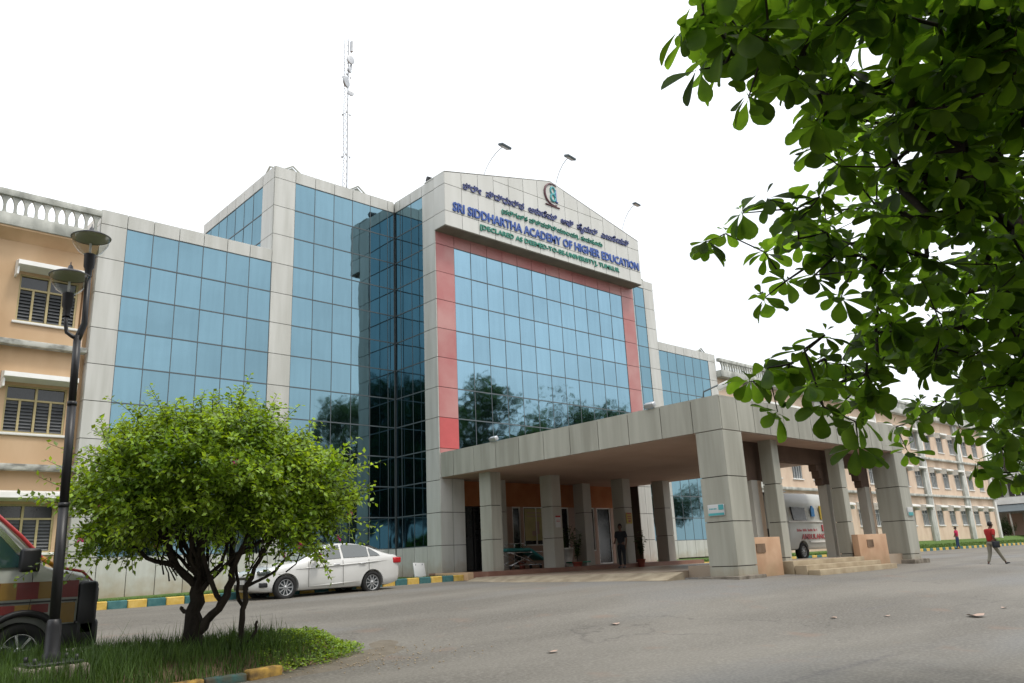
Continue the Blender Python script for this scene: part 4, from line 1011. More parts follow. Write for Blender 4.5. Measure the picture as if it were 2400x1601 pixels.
while xx < 2.3:
    w__ = rr_.uniform(.03,.07); q.box(xx, xx+w__, -.937, -.92, 1.0, 1.0+rr_.uniform(.06,.10)); xx += w__+rr_.choice([.02,.02,.02,.08])
LB(q, 'small_print', M['red'], AMB)
to = text_obj('lettering', 'AMBULANCE', 26.25+1.05, 26.25+3.0, .75+.72, .19, 14.605, M['red'], AMB, .02, depth=.006)

# ------------------------------------------------------------------ people
def skin_mesh(chains, mt, name, parent, sub=1, extra=None):
    """chains: lists of (point, radius); the first vertex of the first chain is the root; points closer than 1 mm merge"""
    vs_, es, rs = [], [], []; idx = {}
    def V(p, r):
        k = tuple(round(c_*500) for c_ in p)
        if k in idx: return idx[k]
        idx[k] = len(vs_); vs_.append(tuple(p)); rs.append(r if isinstance(r, tuple) else (r, r)); return idx[k]
    for ch in chains:
        prev = None
        for p, r in ch:
            i = V(p, r)
            if prev is not None and i != prev and (prev, i) not in es and (i, prev) not in es: es.append((prev, i))
            prev = i
    me = bpy.data.meshes.new(name); me.from_pydata(vs_, es, [])
    o = bpy.data.objects.new(name, me); col.objects.link(o)
    mo = o.modifiers.new('skin', 'SKIN'); mo.use_smooth_shade = True
    for i, v in enumerate(me.skin_vertices[0].data): v.radius = rs[i]; v.use_root = (i == 0)
    s_ = o.modifiers.new('sub', 'SUBSURF'); s_.levels = sub+1; s_.render_levels = sub+1
    bake(o, None); o.data.materials.clear(); o.data.materials.append(mt)
    o.parent = parent
    for p_ in o.data.polygons: p_.use_smooth = True
    return o
def person(loc, rz, label, J_, top, bottom, shoes='black', h=1.7, category='person', long_top=False, hair='hair', group=None):
    """J_: joints in metres, figure faces -Y, x to its left side; keys hip, chest, neck, head, arms (two lists) and legs (two lists)"""
    t = thing('person', loc, label, category, group); t.rotation_euler = (0, 0, rz); t.scale = (h/1.7,)*3
    hip, chest, neck, head = [Vector(J_[k]) for k in ('hip','chest','neck','head')]
    mid = (hip+chest)/2
    body = [[(hip, (.14,.10)), (mid, (.13,.095)), (chest, (.16,.11)), (neck-Vector((0,0,.03)), (.07,.065)), (neck+Vector((0,0,.03)), .052), (head-Vector((0,0,.07)), (.058,.07)), (head+Vector((0,0,.0)), (.075,.092)), (head+Vector((0,0,.08)), (.058,.075))]]
    for s_, arm in zip((-1, 1), J_['arms']):
        a_ = [Vector(p) for p in arm]
        body.append([(chest, (.16,.11)), (a_[0], .055), (lerp(a_[0], a_[1], .5), .047), (a_[1], .038), (lerp(a_[1], a_[2], .5), .036), (a_[2], .026)])
        d = (a_[2]-a_[1]).normalized(); sd = Vector((0, 1, 0)) if abs(d.y) < .8 else Vector((1, 0, 0)); sd = (sd-d*sd.dot(d)).normalized()
        palm = a_[2]+d*.075
        body.append([(a_[2], .026), (palm, (.038,.018))])
        nrm = d.cross(sd)
        for k, (off, ln) in enumerate(((-.03,.068),(-.010,.078),(.011,.073),(.030,.058))):
            b0 = palm+sd*off+d*.01; b1 = b0+d*ln*.55+nrm*.008; b2 = b1+d*ln*.4+nrm*.022
            body.append([(palm, (.038,.018)), (b0+d*.012, .0085), (b1, .008), (b2, .0065)])
        th0 = a_[2]+d*.03-sd*.032; body.append([(a_[2]+d*.0, .026), (th0, .012), (th0+d*.035-sd*.018, .009), (th0+d*.06-sd*.018, .0075)])
    for leg in J_['legs']:
        l_ = [Vector(p) for p in leg]
        body.append([(hip, (.14,.10)), (l_[0], .088), (lerp(l_[0], l_[1], .5), .072), (l_[1], .052), (lerp(l_[1], l_[2], .4), .052), (l_[2], .034), (l_[3], (.038,.026)), (l_[4], (.035,.018))])
    b_ = skin_mesh(body, M['skin'], 'body', t)
    sh = [[(hip-Vector((0,0,.06)), (.165,.125)), (mid, (.155,.12)), (chest, (.185,.135)), (chest+Vector((0,0,.10)), (.12,.10))]]
    for arm in J_['arms']:
        a_ = [Vector(p) for p in arm]; sh.append([(chest, (.185,.135)), (a_[0], .075), (lerp(a_[0], a_[1], .55), .066), (lerp(a_[0], a_[1], .8 if not long_top else 1), .062)]+([(lerp(a_[1], a_[2], .8), .048)] if long_top else []))
    skin_mesh(sh, M[top], 'shirt', t)
    tr = [[(hip+Vector((0,0,.06)), (.155,.118)), (hip, (.165,.125))]]
    for leg in J_['legs']:
        l_ = [Vector(p) for p in leg]; tr.append([(hip, (.165,.125)), (l_[0], .105), (lerp(l_[0], l_[1], .5), .09), (l_[1], .07), (lerp(l_[1], l_[2], .5), .062), (lerp(l_[1], l_[2], .95), .056)])
    skin_mesh(tr, M[bottom], 'trousers', t)
    for leg in J_['legs']:
        l_ = [Vector(p) for p in leg]; d = (l_[4]-l_[3]); d.z = 0; d.normalize()
        skin_mesh([[(l_[3]-d*.05+Vector((0,0,-.005)), .042), (l_[3]+d*.04, (.045,.04)), (l_[4], (.045,.028)), (l_[4]+d*.05, (.03,.02))]], M[shoes], 'shoe', t)
    # hair cap: the upper back of the head
    bmh = bmesh.new(); bmesh.ops.create_icosphere(bmh, subdivisions=3, radius=1)
    bmesh.ops.delete(bmh, geom=[v for v in bmh.verts if v.co.z < -.55 or (v.co.y < -.35 and v.co.z < .32)], context='VERTS')
    for v in bmh.verts: v.co = Vector((v.co.x*.088, v.co.y*.108+.008, v.co.z*.118+.015))+head+Vector((0,0,.02))
    me = bpy.data.meshes.new('hair'); bmh.to_mesh(me); bmh.free(); me.materials.append(M[hair]); o = bpy.data.objects.new('hair', me); col.objects.link(o); o.parent = t
    for p_ in me.polygons: p_.use_smooth = True
    so_ = o.modifiers.new('t', 'SOLIDIFY'); so_.thickness = .012; bake(o, None)
    # face: nose, ears, eyes, mouth
    fc = MB(); hx = head
    fc.tube([hx+Vector((0,-.088,.035)), hx+Vector((0,-.112,-.005)), hx+Vector((0,-.096,-.015))], [.008,.014,.008], 6)
    for s_ in (-1, 1): fc.tube([hx+Vector((s_*.078,.0,.035)), hx+Vector((s_*.09,.008,.01)), hx+Vector((s_*.080,.0,-.025))], [.008,.013,.008], 6)
    of = fc.build('nose_and_ears', M['skin']); of.parent = t
    fc = MB()
    for s_ in (-1, 1): fc.lathe([(.0,.008),(.011,.004),(.012,-.004)], 8, 0, T(hx.x+s_*.032, hx.y-.086, hx.z+.03) @ RX(pi/2))
    fc.box(hx.x-.022, hx.x+.022, hx.y-.090, hx.y-.078, hx.z-.044, hx.z-.037); of = fc.build('eyes_and_mouth', M['darkwin']); of.parent = t
    return t
# joints in the figure's own frame, it faces -Y
stand = dict(hip=(0,0,.93), chest=(0,-.01,1.28), neck=(0,.0,1.45), head=(0,-.025,1.575),
    arms=[[(-.19,0,1.37),(-.23,-.02,1.10),(-.18,-.20,1.00)], [(.19,0,1.37),(.24,.02,1.10),(.22,-.06,.86)]],
    legs=[[(-.09,0,.88),(-.10,-.02,.48),(-.10,.02,.09),(-.10,.0,.05),(-.11,-.14,.03)], [(.09,0,.88),(.11,-.05,.48),(.12,-.06,.09),(.12,-.08,.05),(.13,-.22,.03)]])
person((23.95, 20.2, .75), radians(-75), 'man in a dark shirt and dark trousers standing with bent arm under the porch', stand, 'darkcloth', 'darkcloth', h=1.62, long_top=False)
walk = dict(hip=(0,.0,.90), chest=(0,-.06,1.24), neck=(0,-.10,1.41), head=(0,-.15,1.53),
    arms=[[(-.19,-.05,1.33),(-.24,.06,1.08),(-.22,-.05,.86)], [(.19,-.06,1.33),(.24,-.16,1.09),(.20,-.40,1.00)]],
    legs=[[(-.09,0,.86),(-.10,-.20,.50),(-.09,-.44,.14),(-.09,-.47,.09),(-.09,-.60,.09)], [(.09,0,.86),(.10,.02,.47),(.10,.18,.12),(.10,.20,.06),(.10,.07,.03)]])
wk = person((34.35, 10.75, .20), radians(62), 'man in a red shirt and khaki trousers striding along the road', walk, 'redshirt', 'khaki', h=1.66)
o_b = MB(); o_b.box(-.34, -.24, -.10, .20, .66, .90, bev=.03); o_b.tube([(-.28,.0,.9), (-.20,.02,1.15), (-.05,-.10,1.40), (.10,-.14,1.30)], .012, 6)
bg = thing('shoulder_bag', (34.35, 10.75, .20), 'dark shoulder bag hanging at the walking man\'s hip', 'bag'); bg.rotation_euler = wk.rotation_euler
ob = o_b.build('bag', M['darkcloth']); ob.parent = bg
back = dict(stand); back['arms'] = [[(-.18,0,1.37),(-.27,-.03,1.14),(-.18,-.10,1.02)], [(.18,0,1.37),(.27,-.03,1.14),(.18,-.10,1.02)]]
person((66.4, 23.0, .56), radians(180), 'distant person in a pink top and blue trousers by the far lawn kerb', back, 'pinkshirt', 'bluecloth', h=1.62)

# ------------------------------------------------------------------ things under the porch and by the wall
t = thing('leaning_board', (16.35, 22.9, .8), 'white board leaning on the ground near the pier at the porch corner', 'board')
q = MB(); q.box(-.23, .23, -.02, .02, 0, .50, 0, T(16.4, 22.75, .80) @ RX(-.3) @ RY(.06), bev=.005); q.build('panel', M['paper'], t)
q = MB(); q.tube([(16.55, 22.84, 1.25), (16.62, 23.0, .82)], .012, 6); q.tube([(16.28, 22.84, 1.25), (16.30, 23.0, .82)], .012, 6); q.build('strut', M['mull'], t)
t = thing('stretcher', (20.3, 21.9, .9), 'teal padded hospital stretcher with its back raised, on wheels beside the second column', 'stretcher')
sx0, sy0, sz0 = 19.45, 22.0, .9
q = MB(); q.box(sx0, sx0+1.2, sy0-.3, sy0+.3, sz0+.62, sz0+.74, bev=.04); q.build('mattress', M['teal'], t)
q = MB(); q.box(0, .75, -.3, .3, -.05, .05, 0, T(sx0+1.2, sy0, sz0+.66) @ RY(radians(28)), bev=.03); q.build('lower_pad', M['teal'], t)
q = MB()
for yy in (sy0-.27, sy0+.27):
    q.tube([(sx0+.05, yy, sz0+.58), (sx0+1.8, yy, sz0+.58)], .018, 6); q.tube([(sx0+.2, yy, sz0+.58), (sx0+1.5, yy, sz0+.14)], .016, 6); q.tube([(sx0+1.5, yy, sz0+.58), (sx0+.2, yy, sz0+.14)], .016, 6); q.tube([(sx0+.1, yy, sz0+.14), (sx0+1.7, yy, sz0+.14)], .016, 6)
    for xx in (sx0+.4, sx0+.9): q.tube([(xx, yy, sz0+.74), (xx, yy, sz0+.9)], .01, 5)
    q.tube([(sx0+.4, yy, sz0+.9), (sx0+.9, yy, sz0+.9)], .012, 5)
q.build('frame', M['chrome'], t)
for xx in (sx0+.15, sx0+1.65):
    for yy in (sy0-.27, sy0+.27):
        q = MB(); q.lathe([(0,-.02),(.06,-.02),(.065,0),(.06,.02),(0,.02)], 14, 0, T(xx, yy, sz0+.065) @ RX(pi/2)); q.build('castor', M['rubber'], t)
def potted_plant(x, y, z, pot, ph, pr, kind, height, label, seed):
    rd = random.Random(seed); t = thing('potted_plant', (x, y, z), label, 'plant', 'potted plants along the porch walkway')
    q = MB(); q.lathe([(0, .01), (pr*.62, 0), (pr*.70, ph*.3), (pr*.95, ph*.9), (pr*1.05, ph*.9), (pr*1.05, ph), (pr*.9, ph), (pr*.85, ph*.92), (0, ph*.92)], 20, 0, T(x, y, z)); q.build('pot', M[pot], t)
    q = MB(); lf = MB(); n = 9 if kind == 'fan' else 14
    for i in range(n):
        an = rd.uniform(0, 2*pi); ln = height*rd.uniform(.55, 1); spread = rd.uniform(.15, .5)*(1.1 if kind == 'fan' else .75)
        pts = [Vector((x+cos(an)*spread*tt**1.6*ln*.8, y+sin(an)*spread*tt**1.6*ln*.8, z+ph*.9+ln*(tt-.22*tt*tt*(kind == 'fan')))) for tt in (0,.25,.5,.75,1)]
        q.tube(pts, [.009,.008,.006,.005,.003], 5)
        m_ = 12 if kind == 'fan' else 9
        for k in range(m_):
            tt = .3+.7*k/m_; ii = min(3, int(tt*4)); p0 = lerp(pts[ii], pts[ii+1], tt*4-ii)
            for s_ in (-1, 1):
                a2 = an+s_*rd.uniform(.6, 1.5); L_ = rd.uniform(.12,.24)*(1.4 if kind == 'fan' else .8); wd = .028 if kind == 'fan' else .05
                d = Vector((cos(a2), sin(a2), rd.uniform(-.5,.35))).normalized(); sd = d.cross(Vector((0,0,1))).normalized()*wd
                lf.face([p0, p0+d*L_*.5+sd, p0+d*L_, p0+d*L_*.5-sd])
    q.build('stem', M['bark'], t); lf.build('foliage', M['leaf_dark'], t, recalc=False)
potted_plant(21.9, 20.62, .745, 'terracotta', .32, .19, 'bush', 1.15, 'leafy plant in a red pot just right of the second porch column', 3)
potted_plant(23.1, 22.2, .9, 'white', .70, .20, 'fan', 1.25, 'tall arching plant in a tall white planter behind the standing man', 4)
potted_plant(23.6, 22.9, .9, 'paper', .62, .17, 'bush', .7, 'small bushy plant in a white planter close to the entrance glass', 9)
potted_plant(25.25, 20.35, .745, 'terracotta', .30, .17, 'bush', 1.2, 'rounded grey-green shrub in a red pot in front of the right columns', 5)
potted_plant(20.9, 22.5, .9, 'terracotta', .28, .16, 'fan', .9, 'spiky plant in a red pot behind the raised end of the stretcher', 6)
t = thing('bench', (22.6, 21.2, .9), 'low green-topped bench between the middle porch columns', 'bench')
q = MB(); q.box(22.0, 23.0, 20.95, 21.3, 1.02, 1.07, bev=.008); q.build('seat', M['green_paint'], t)
for xx in (22.1, 22.85):
    q = MB(); q.box(xx, xx+.06, 21.0, 21.25, .9, 1.02); q.build('leg', M['white'], t)
def sheet(x0, x1, y, z0, z1, mt, mt2, label, cat, name, marks):
    t = thing(name, ((x0+x1)/2, y, z0), label, cat); q = MB(); q.box(x0, x1, y-.02, y, z0, z1); q.build('sheet', M[mt], t)
    q = MB()
    for (a0, a1, b0, b1) in marks: q.box(lerp(x0, x1, a0), lerp(x0, x1, a1), y-.024, y-.0195, lerp(z0, z1, b0), lerp(z0, z1, b1))
    q.build('print', M[mt2], t)
sheet(22.2, 23.45, YW+.05, 1.95, 3.2, 'yellowpale', 'brown', 'large pale yellow poster inside the left entrance window', 'poster', 'poster', [(.1,.9,.85,.89),(.1,.8,.75,.78),(.45,.62,.2,.6),(.3,.5,.15,.3)])
sheet(21.52, 21.80, 20.745, 2.35, 2.8, 'paper', 'redlamp', 'white notice with a red heading beside the second porch column', 'notice', 'notice', [(.0,1,.85,1)]) if False else None
sheet(25.02, 25.36, 20.745, 2.42, 2.85, 'yellow', 'red', 'yellow notice with red print on the third porch column', 'notice', 'notice', [(.1,.9,.86,.96),(.15,.85,.62,.7),(.15,.85,.42,.5),(.3,.7,.15,.3)])
sheet(21.0, 21.26, 20.745, 2.30, 2.72, 'paper', 'red', 'white notice with a red heading on the second porch column', 'notice', 'notice', [(.0,1,.86,1.0),(.15,.85,.6,.64),(.15,.85,.48,.52)])
# fallen leaves and bits on the asphalt
random.seed(21)
bits = [(14.3,4.9,.13,'curled brown leaf, largest scrap on the bare road at right'), (9.9,8.6,.07,'pale dry leaf on the road in front of the steps'), (13.4,5.9,.05,'small brown scrap left of the largest fallen leaf'),(16.0,5.0,.05,'small reddish scrap at the right of the road'),(7.4,7.5,.06,'brown leaf near the front of the grass island'),(14.9,4.2,.05,'dark crumb of leaf low at right'),(12.6,6.4,.05,'brown crumb of leaf on the open road'),(16.4,4.1,.06,'reddish dry leaf at the bottom right')]
for (x, y, r, lab) in bits:
    q = MB(); n = 7; a0 = random.uniform(0, 6); z = gz(x, y)+.012
    out_ = [Vector((x+r*cos(a0+2*pi*k/n)*(1.5 if k % 2 else 1.0), y+r*sin(a0+2*pi*k/n), z+.3*r*abs(sin(2*pi*k/n)))) for k in range(n)]
    for k in range(n): q.face([(x, y, z), out_[k], out_[(k+1) % n]], 0, True)
    o_ = q.build('fallen_leaf', M['brown'], None, recalc=False); tag(o_, lab, 'leaf', 'dry leaves scattered on the road')
# ------------------------------------------------------------------ vegetation
def leafcards(mb, p, d, L_, wd, rd, fold=.25):
    """one folded leaf: two triangles pairs along a midrib"""
    d = d.normalized(); sd = d.cross(Vector((rd.gauss(0,.4), rd.gauss(0,.4), 1)))
    if sd.length < 1e-3: sd = d.orthogonal()
    sd = sd.normalized()*wd; nn = sd.cross(d).normalized()*wd*fold
    n = len(mb.v); mb.v += [tuple(p), tuple(p+d*L_*.45+sd+nn), tuple(p+d*L_), tuple(p+d*L_*.45-sd+nn)]
    mb.f += [[n, n+1, n+2], [n, n+2, n+3]]; mb.mi += [0, 0]; mb.sm += [False, False]
RV = Vector((.733, -.680, 0)); DV = Vector((.680, .733, 0))
# ---- flowering shrub tree on the island
BT = thing('flowering_tree', (3.62, 9.86, .3), 'small many-stemmed tree with a light green crown and few pink flowers', 'tree')
rd = random.Random(8)
C0 = Vector((3.88, 9.62, 2.16))
def hz_(h, z, dd=0):
    h += .21*max(0, 1-(z-.2)/1.9)
    return C0 + RV*h + DV*dd + Vector((0, 0, z-C0.z))
stems = [([(-.36,.2,.0),(-.36,.45,.0),(-.30,.8,.02),(-.22,1.1,.03),(-.24,1.35,.1)], [.155,.12,.095,.08,.06]),
         ([(-.24,1.05,.03),(-.45,1.32,-.1),(-.60,1.75,-.2),(-.9,2.2,-.3)], [.055,.045,.032,.015]),
         ([(-.24,1.2,.06),(-.28,1.6,.25),(-.4,2.1,.45),(-.5,2.6,.5)], [.05,.042,.03,.014]),
         ([(-.24,1.15,.05),(-.10,1.45,-.2),(.05,1.85,-.35),(.1,2.5,-.4)], [.05,.040,.03,.014]),
         ([(-.33,.52,.0),(-.14,.68,-.02),(.06,.88,-.05),(.16,1.12,-.08),(.22,1.4,-.1)], [.06,.05,.045,.04,.034]),
         ([(.18,1.18,-.08),(.40,1.5,-.25),(.75,1.85,-.4),(1.2,2.2,-.4)], [.034,.03,.022,.01]),
         ([(.2,1.3,-.1),(.15,1.7,.2),(.3,2.2,.5),(.4,2.7,.5)], [.032,.03,.022,.01]),
         ([(.06,.88,-.05),(-.02,1.15,-.2),(-.05,1.5,-.3)], [.03,.028,.02]),
         ([(.17,.2,.1),(.20,.48,.08),(.27,.80,.05),(.33,1.05,.0),(.52,1.35,-.1),(.9,1.75,-.2),(1.4,2.0,-.1)], [.042,.038,.034,.03,.026,.018,.01]),
         ([(.28,.8,.05),(.18,1.1,.15),(.12,1.45,.3)], [.022,.02,.014]),
         ([(.33,1.05,.0),(.62,1.2,.15),(.95,1.55,.3)], [.02,.018,.012]),
         ([(.17,.42,.08),(.33,.44,.02),(.40,.56,.0),(.43,.66,0)], [.022,.02,.017,.015]),
         ([(-.32,.78,.02),(-.45,.82,.03),(-.47,.85,.03)], [.03,.022,.018]),
         ([(-.45,1.32,-.1),(-.75,1.42,-.15),(-1.1,1.7,-.2),(-1.45,2.1,-.1)], [.03,.024,.018,.01]),
         ([(-.24,1.3,.1),(-.5,1.5,.4),(-.9,1.8,.8),(-1.1,2.2,1.0)], [.03,.026,.018,.01]),
         ([(.22,1.4,-.1),(.5,1.6,.4),(.9,1.9,.8),(1.2,2.3,1.0)], [.03,.026,.018,.01])]
for k_ in range(9):
    h_ = rd.uniform(-.30, .30); h2 = h_*2.2+rd.uniform(-.25,.25); d2 = rd.uniform(-.5,.6)
    stems.append(([(-.25,.95+rd.uniform(0,.2),.03),(lerp(-.2,h_,.5),1.22,d2*.3),(lerp(h_,h2,.5),1.5,d2*.6),(h2,2.0,d2)], [.026,.024,.018,.009]))
q = MB()
for pts, rs in stems:
    P3 = [hz_(h, z, dd) for h, z, dd in pts]; fine = []; fr = []
    for i in range(len(P3)-1):
        for k in range(3):
            t_ = k/3; p_ = lerp(P3[i], P3[i+1], t_)
            p_ = p_ + Vector((rd.gauss(0,1), rd.gauss(0,1), rd.gauss(0,.5)))*.014*(1 if (i or k) else 0)
            fine.append(p_); fr.append(lerp(rs[i], rs[i+1], t_)*rd.uniform(.9, 1.1))
    fine.append(P3[-1]); fr.append(rs[-1]); q.tube(fine, fr, 8)
# small dead twigs between the stems
for _ in range(46):
    h = rd.uniform(-.7, .9); z = rd.uniform(1.15, 1.6); dd = rd.uniform(-.5, .6); p_ = hz_(h, z, dd); pts = [p_]
    for k in range(4): pts.append(pts[-1]+RV*(h*.08+rd.gauss(0,.05))+DV*rd.gauss(0,.05)+Vector((0,0,rd.uniform(.08,.2))))
    q.tube(pts, [.010,.008,.007,.005,.003], 5)
q.build('trunk', M['bark'], BT)
lf = MB(); tw = MB(); fl = MB(); ns = 0
def crown_r(dr):
    """unit direction in (h, depth, z) -> radius multiplier with an uneven outline"""
    n_ = noise.noise(dr*2.1+Vector((3.1,7.7,1.2)))*.24+noise.noise(dr*4.6)*.22
    return 1+n_
while ns < 4000:
    dr = Vector((rd.gauss(0,1), rd.gauss(0,1), rd.gauss(0,1))).normalized()
    if dr.z < -.72: continue
    rr = rd.uniform(.30, 1.0)**.5 * crown_r(dr)
    if rd.random() < .07: rr *= rd.uniform(1.05,1.22)
    top = .84 if dr.z > 0 else .78
    h, dd, zz = dr.x*1.40*rr, dr.y*1.3*rr, dr.z*top*rr
    zz += .12*(1-abs(dr.x))-.02
    if zz < -.74 and rd.random() < .8: continue
    p_ = C0+RV*h+DV*dd+Vector((0,0,zz))
    out_ = (RV*dr.x*1.0+DV*dr.y+Vector((0,0,dr.z*.9+.28))).normalized()
    if zz < -.45: out_ = (out_+Vector((0,0,-.55))).normalized()
    ln = rd.uniform(.12, .34)*(1.2 if rr > 1.0 else 1); bend = Vector((rd.gauss(0,.35), rd.gauss(0,.35), rd.gauss(0,.25)-.25))
    pts = [p_+out_*ln*t_+bend*ln*t_*t_ for t_ in (0,.33,.66,1)]
    if rr > .8: tw.tube(pts, [.004,.0035,.003,.002], 4, cap=False)
    m_ = int(12+ln*26)
    for k in range(m_):
        t_ = k/(m_-1); i = min(2, int(t_*3)); b0 = lerp(pts[i], pts[i+1], t_*3-i)
        an = k*2.4+rd.uniform(-.4,.4); o1 = out_.orthogonal().normalized(); o2 = out_.cross(o1)
        d = (o1*cos(an)+o2*sin(an)+out_*.5+Vector((0,0,-.25)))
        leafcards(lf, b0+d*.01, d, rd.uniform(.045,.078), rd.uniform(.016,.027), rd)
    if rr > .9 and rd.random() < .02:
        for k in range(8):
            d = Vector((rd.gauss(0,1), rd.gauss(0,1), rd.gauss(0,1))); leafcards(fl, pts[-1]+d*.006, d, .038, .015, rd)
    ns += 1
# a few hanging sprays beneath the crown
for (h, z) in ((-.80,1.70),(-.72,1.62),(.62,1.55),(.70,1.6),(.25,1.6),(1.0,1.65),(.78,1.5)):
    p_ = hz_(h, z, rd.uniform(-.9,-.5)); pts = [p_+Vector((rd.gauss(0,.01), rd.gauss(0,.01), -.09*k)) for k in range(5)]; tw.tube(pts, .004, 4)
    for k in range(16):
        d = Vector((rd.gauss(0,1), rd.gauss(0,1), -.5)); leafcards(lf, pts[rd.randrange(5)], d, .075, .028, rd)
lf.build('crown', M['leaf_boug'], BT, recalc=False); tw.build('twigs', M['bark'], BT); fl.build('flowers', M['flower'], BT, recalc=False)

# ---- grass island with its soil, near kerb and long grass
isl = [(6.05,10.15),(5.7,9.5),(5.0,9.05),(4.35,8.74),(3.8,8.72),(3.2,8.7),(2.4,8.0),(1.0,6.6),(-2,5.2),(-7,4.4),(-7,9.9),(-2,10.2),(1.5,10.45),(4.5,10.6),(5.7,10.6)]
def inpoly(x, y, P_=isl):
    c_ = False; n = len(P_)
    for i in range(n):
        x0, y0 = P_[i]; x1, y1 = P_[(i+1) % n]
        if (y0 > y) != (y1 > y) and x < (x1-x0)*(y-y0)/(y1-y0)+x0: c_ = not c_
    return c_
def edged(x, y):
    m_ = 9e9; n = len(isl)
    for i in range(n):
        a_, b_ = Vector(isl[i]), Vector(isl[(i+1) % n]); ab = b_-a_; t_ = max(0, min(1, (Vector((x,y))-a_).dot(ab)/ab.length_squared)); m_ = min(m_, (a_+ab*t_-Vector((x,y))).length)
    return m_
def iz(x, y): return gz(x, y)+.0+.20*smooth(edged(x, y)/.45)*(1 if inpoly(x, y) else 0)+.02*noise.noise(Vector((x*2, y*2, 0)))
mb = MB(); st_ = .2
for i in range(int(14/st_)):
    for j in range(int(8/st_)):
        x, y = -7+i*st_, 3.2+j*st_
        if inpoly(x+st_/2, y+st_/2):
            mb.face([(x, y, iz(x,y)+.004), (x+st_, y, iz(x+st_,y)+.004), (x+st_, y+st_, iz(x+st_,y+st_)+.004), (x, y+st_, iz(x,y+st_)+.004)], 0, True)
structure(tag(mb.build('island_soil', M['earth'], None, recalc=False), 'bare soil of the grass island showing at its worn tip', None))
gr = MB(); rd = random.Random(31); n = 0
while n < 42000:
    x, y = rd.uniform(-3.5, 6.4), rd.uniform(3.6, 10.8)
    if not inpoly(x, y) and not (x < 3.9 and inpoly(x+.03, y+.14)): continue
    if x*.68+y*.733 < 4.6: continue
    dn = noise.noise(Vector((x*.9, y*.9, 5)))
    hh = rd.uniform(.08, .22)*(1+.6*dn)*interp(x, [(1.5,1.35),(4,1)])
    if x > 4.9: hh *= interp(x, [(4.9,.8),(5.4,.35),(6.3,.15)])
    if rd.random() < .035: hh *= 1.7
    e_ = edged(x, y)
    if e_ < .12 and rd.random() < .5: continue
    z = iz(x, y); an = rd.uniform(0, 2*pi); le = Vector((cos(an), sin(an), 0))*hh*rd.uniform(.1,.6); wd = rd.uniform(.0025,.005); sd = Vector((-sin(an+rd.uniform(-1,1)), cos(an), 0)).normalized()*wd
    b0 = Vector((x, y, z)); k = len(gr.v); m1 = b0+le*.35+Vector((0,0,hh*.6)); t1 = b0+le+Vector((0,0,hh))
    gr.v += [tuple(b0-sd), tuple(b0+sd), tuple(m1+sd*.8), tuple(m1-sd*.8), tuple(t1)]; gr.f += [[k,k+1,k+2,k+3],[k+3,k+2,k+4]]; gr.mi += [0,0]; gr.sm += [True,True]; n += 1
g_ = gr.build('long_grass', M['blade'], None, recalc=False); tag(g_, 'long uncut green grass covering the island in the foreground', 'grass', kind='stuff')
gc = MB(); n = 0
while n < 5200:
    x, y = rd.uniform(4.2, 6.4), rd.uniform(8.6, 10.6)
    e_ = edged(x, y); ins = inpoly(x, y)
    if not ins and e_ > .22*rd.random(): continue
    if x < 5 and rd.random() < .5: continue
    z = iz(x, y)+rd.uniform(.01, .09)*(1 if x < 6 else .5); d = Vector((rd.gauss(0,1), rd.gauss(0,1), rd.uniform(-.1,.5))); leafcards(gc, Vector((x,y,z)), d, rd.uniform(.03,.055), .014, rd); n += 1
g_ = gc.build('ground_cover', M['leaf_boug'], None, recalc=False); tag(g_, 'low leafy ground cover creeping over the tip of the island', 'ground cover', kind='stuff')
# near kerb of the island: only some yellow and teal blocks show
mb = MB(); kp = [(4.36,8.70),(3.92,8.60),(3.46,8.60),(3.02,8.52),(2.66,8.20),(2.3,7.85),(1.95,7.5)]
for i in range(len(kp)-1):
    a_, b_ = Vector((*kp[i], 0)), Vector((*kp[i+1], 0)); d = b_-a_; Mx = T(a_.x, a_.y, gz(a_.x, a_.y)) @ RZ(math.atan2(d.y, d.x))
    mb.box(.01, d.length-.01, -.06, .06, -.05, .08+.02*(i % 3 == 0), i % 2, Mx, bev=.02)
structure(tag(mb.build('kerb', [M['mudkerb'], M['mudkerb2']]), 'sunken painted kerb at the front of the grass island', None))
# mud washed over the asphalt round the tip
sp = MB(); rd = random.Random(9)
for (cx_, cy_, ra_, rb_, an_) in ((5.6,9.15,1.15,.42,.45),(4.7,8.62,.9,.22,.12),(6.5,9.9,.5,.25,.9)):
    pts = []; n_ = 30
    for k in range(n_):
        t_ = 2*pi*k/n_; rr = 1+.30*noise.noise(Vector((cos(t_)*1.7+cx_, sin(t_)*1.7, 3)))+.12*noise.noise(Vector((cos(t_)*6+cx_, sin(t_)*6, 1)))
        x = cx_+rr*(ra_*cos(t_)*cos(an_)-rb_*sin(t_)*sin(an_)); y = cy_+rr*(ra_*cos(t_)*sin(an_)+rb_*sin(t_)*cos(an_)); pts.append((x, y, gz(x,y)-.002))
    for k in range(n_): sp.face([(cx_, cy_, gz(cx_,cy_)+.010), pts[k], pts[(k+1) % n_]], 0, True)
structure(tag(sp.build('washed_soil', M['mudsheet'], None, recalc=False), 'thin brown soil washed onto the road round the island tip', None))
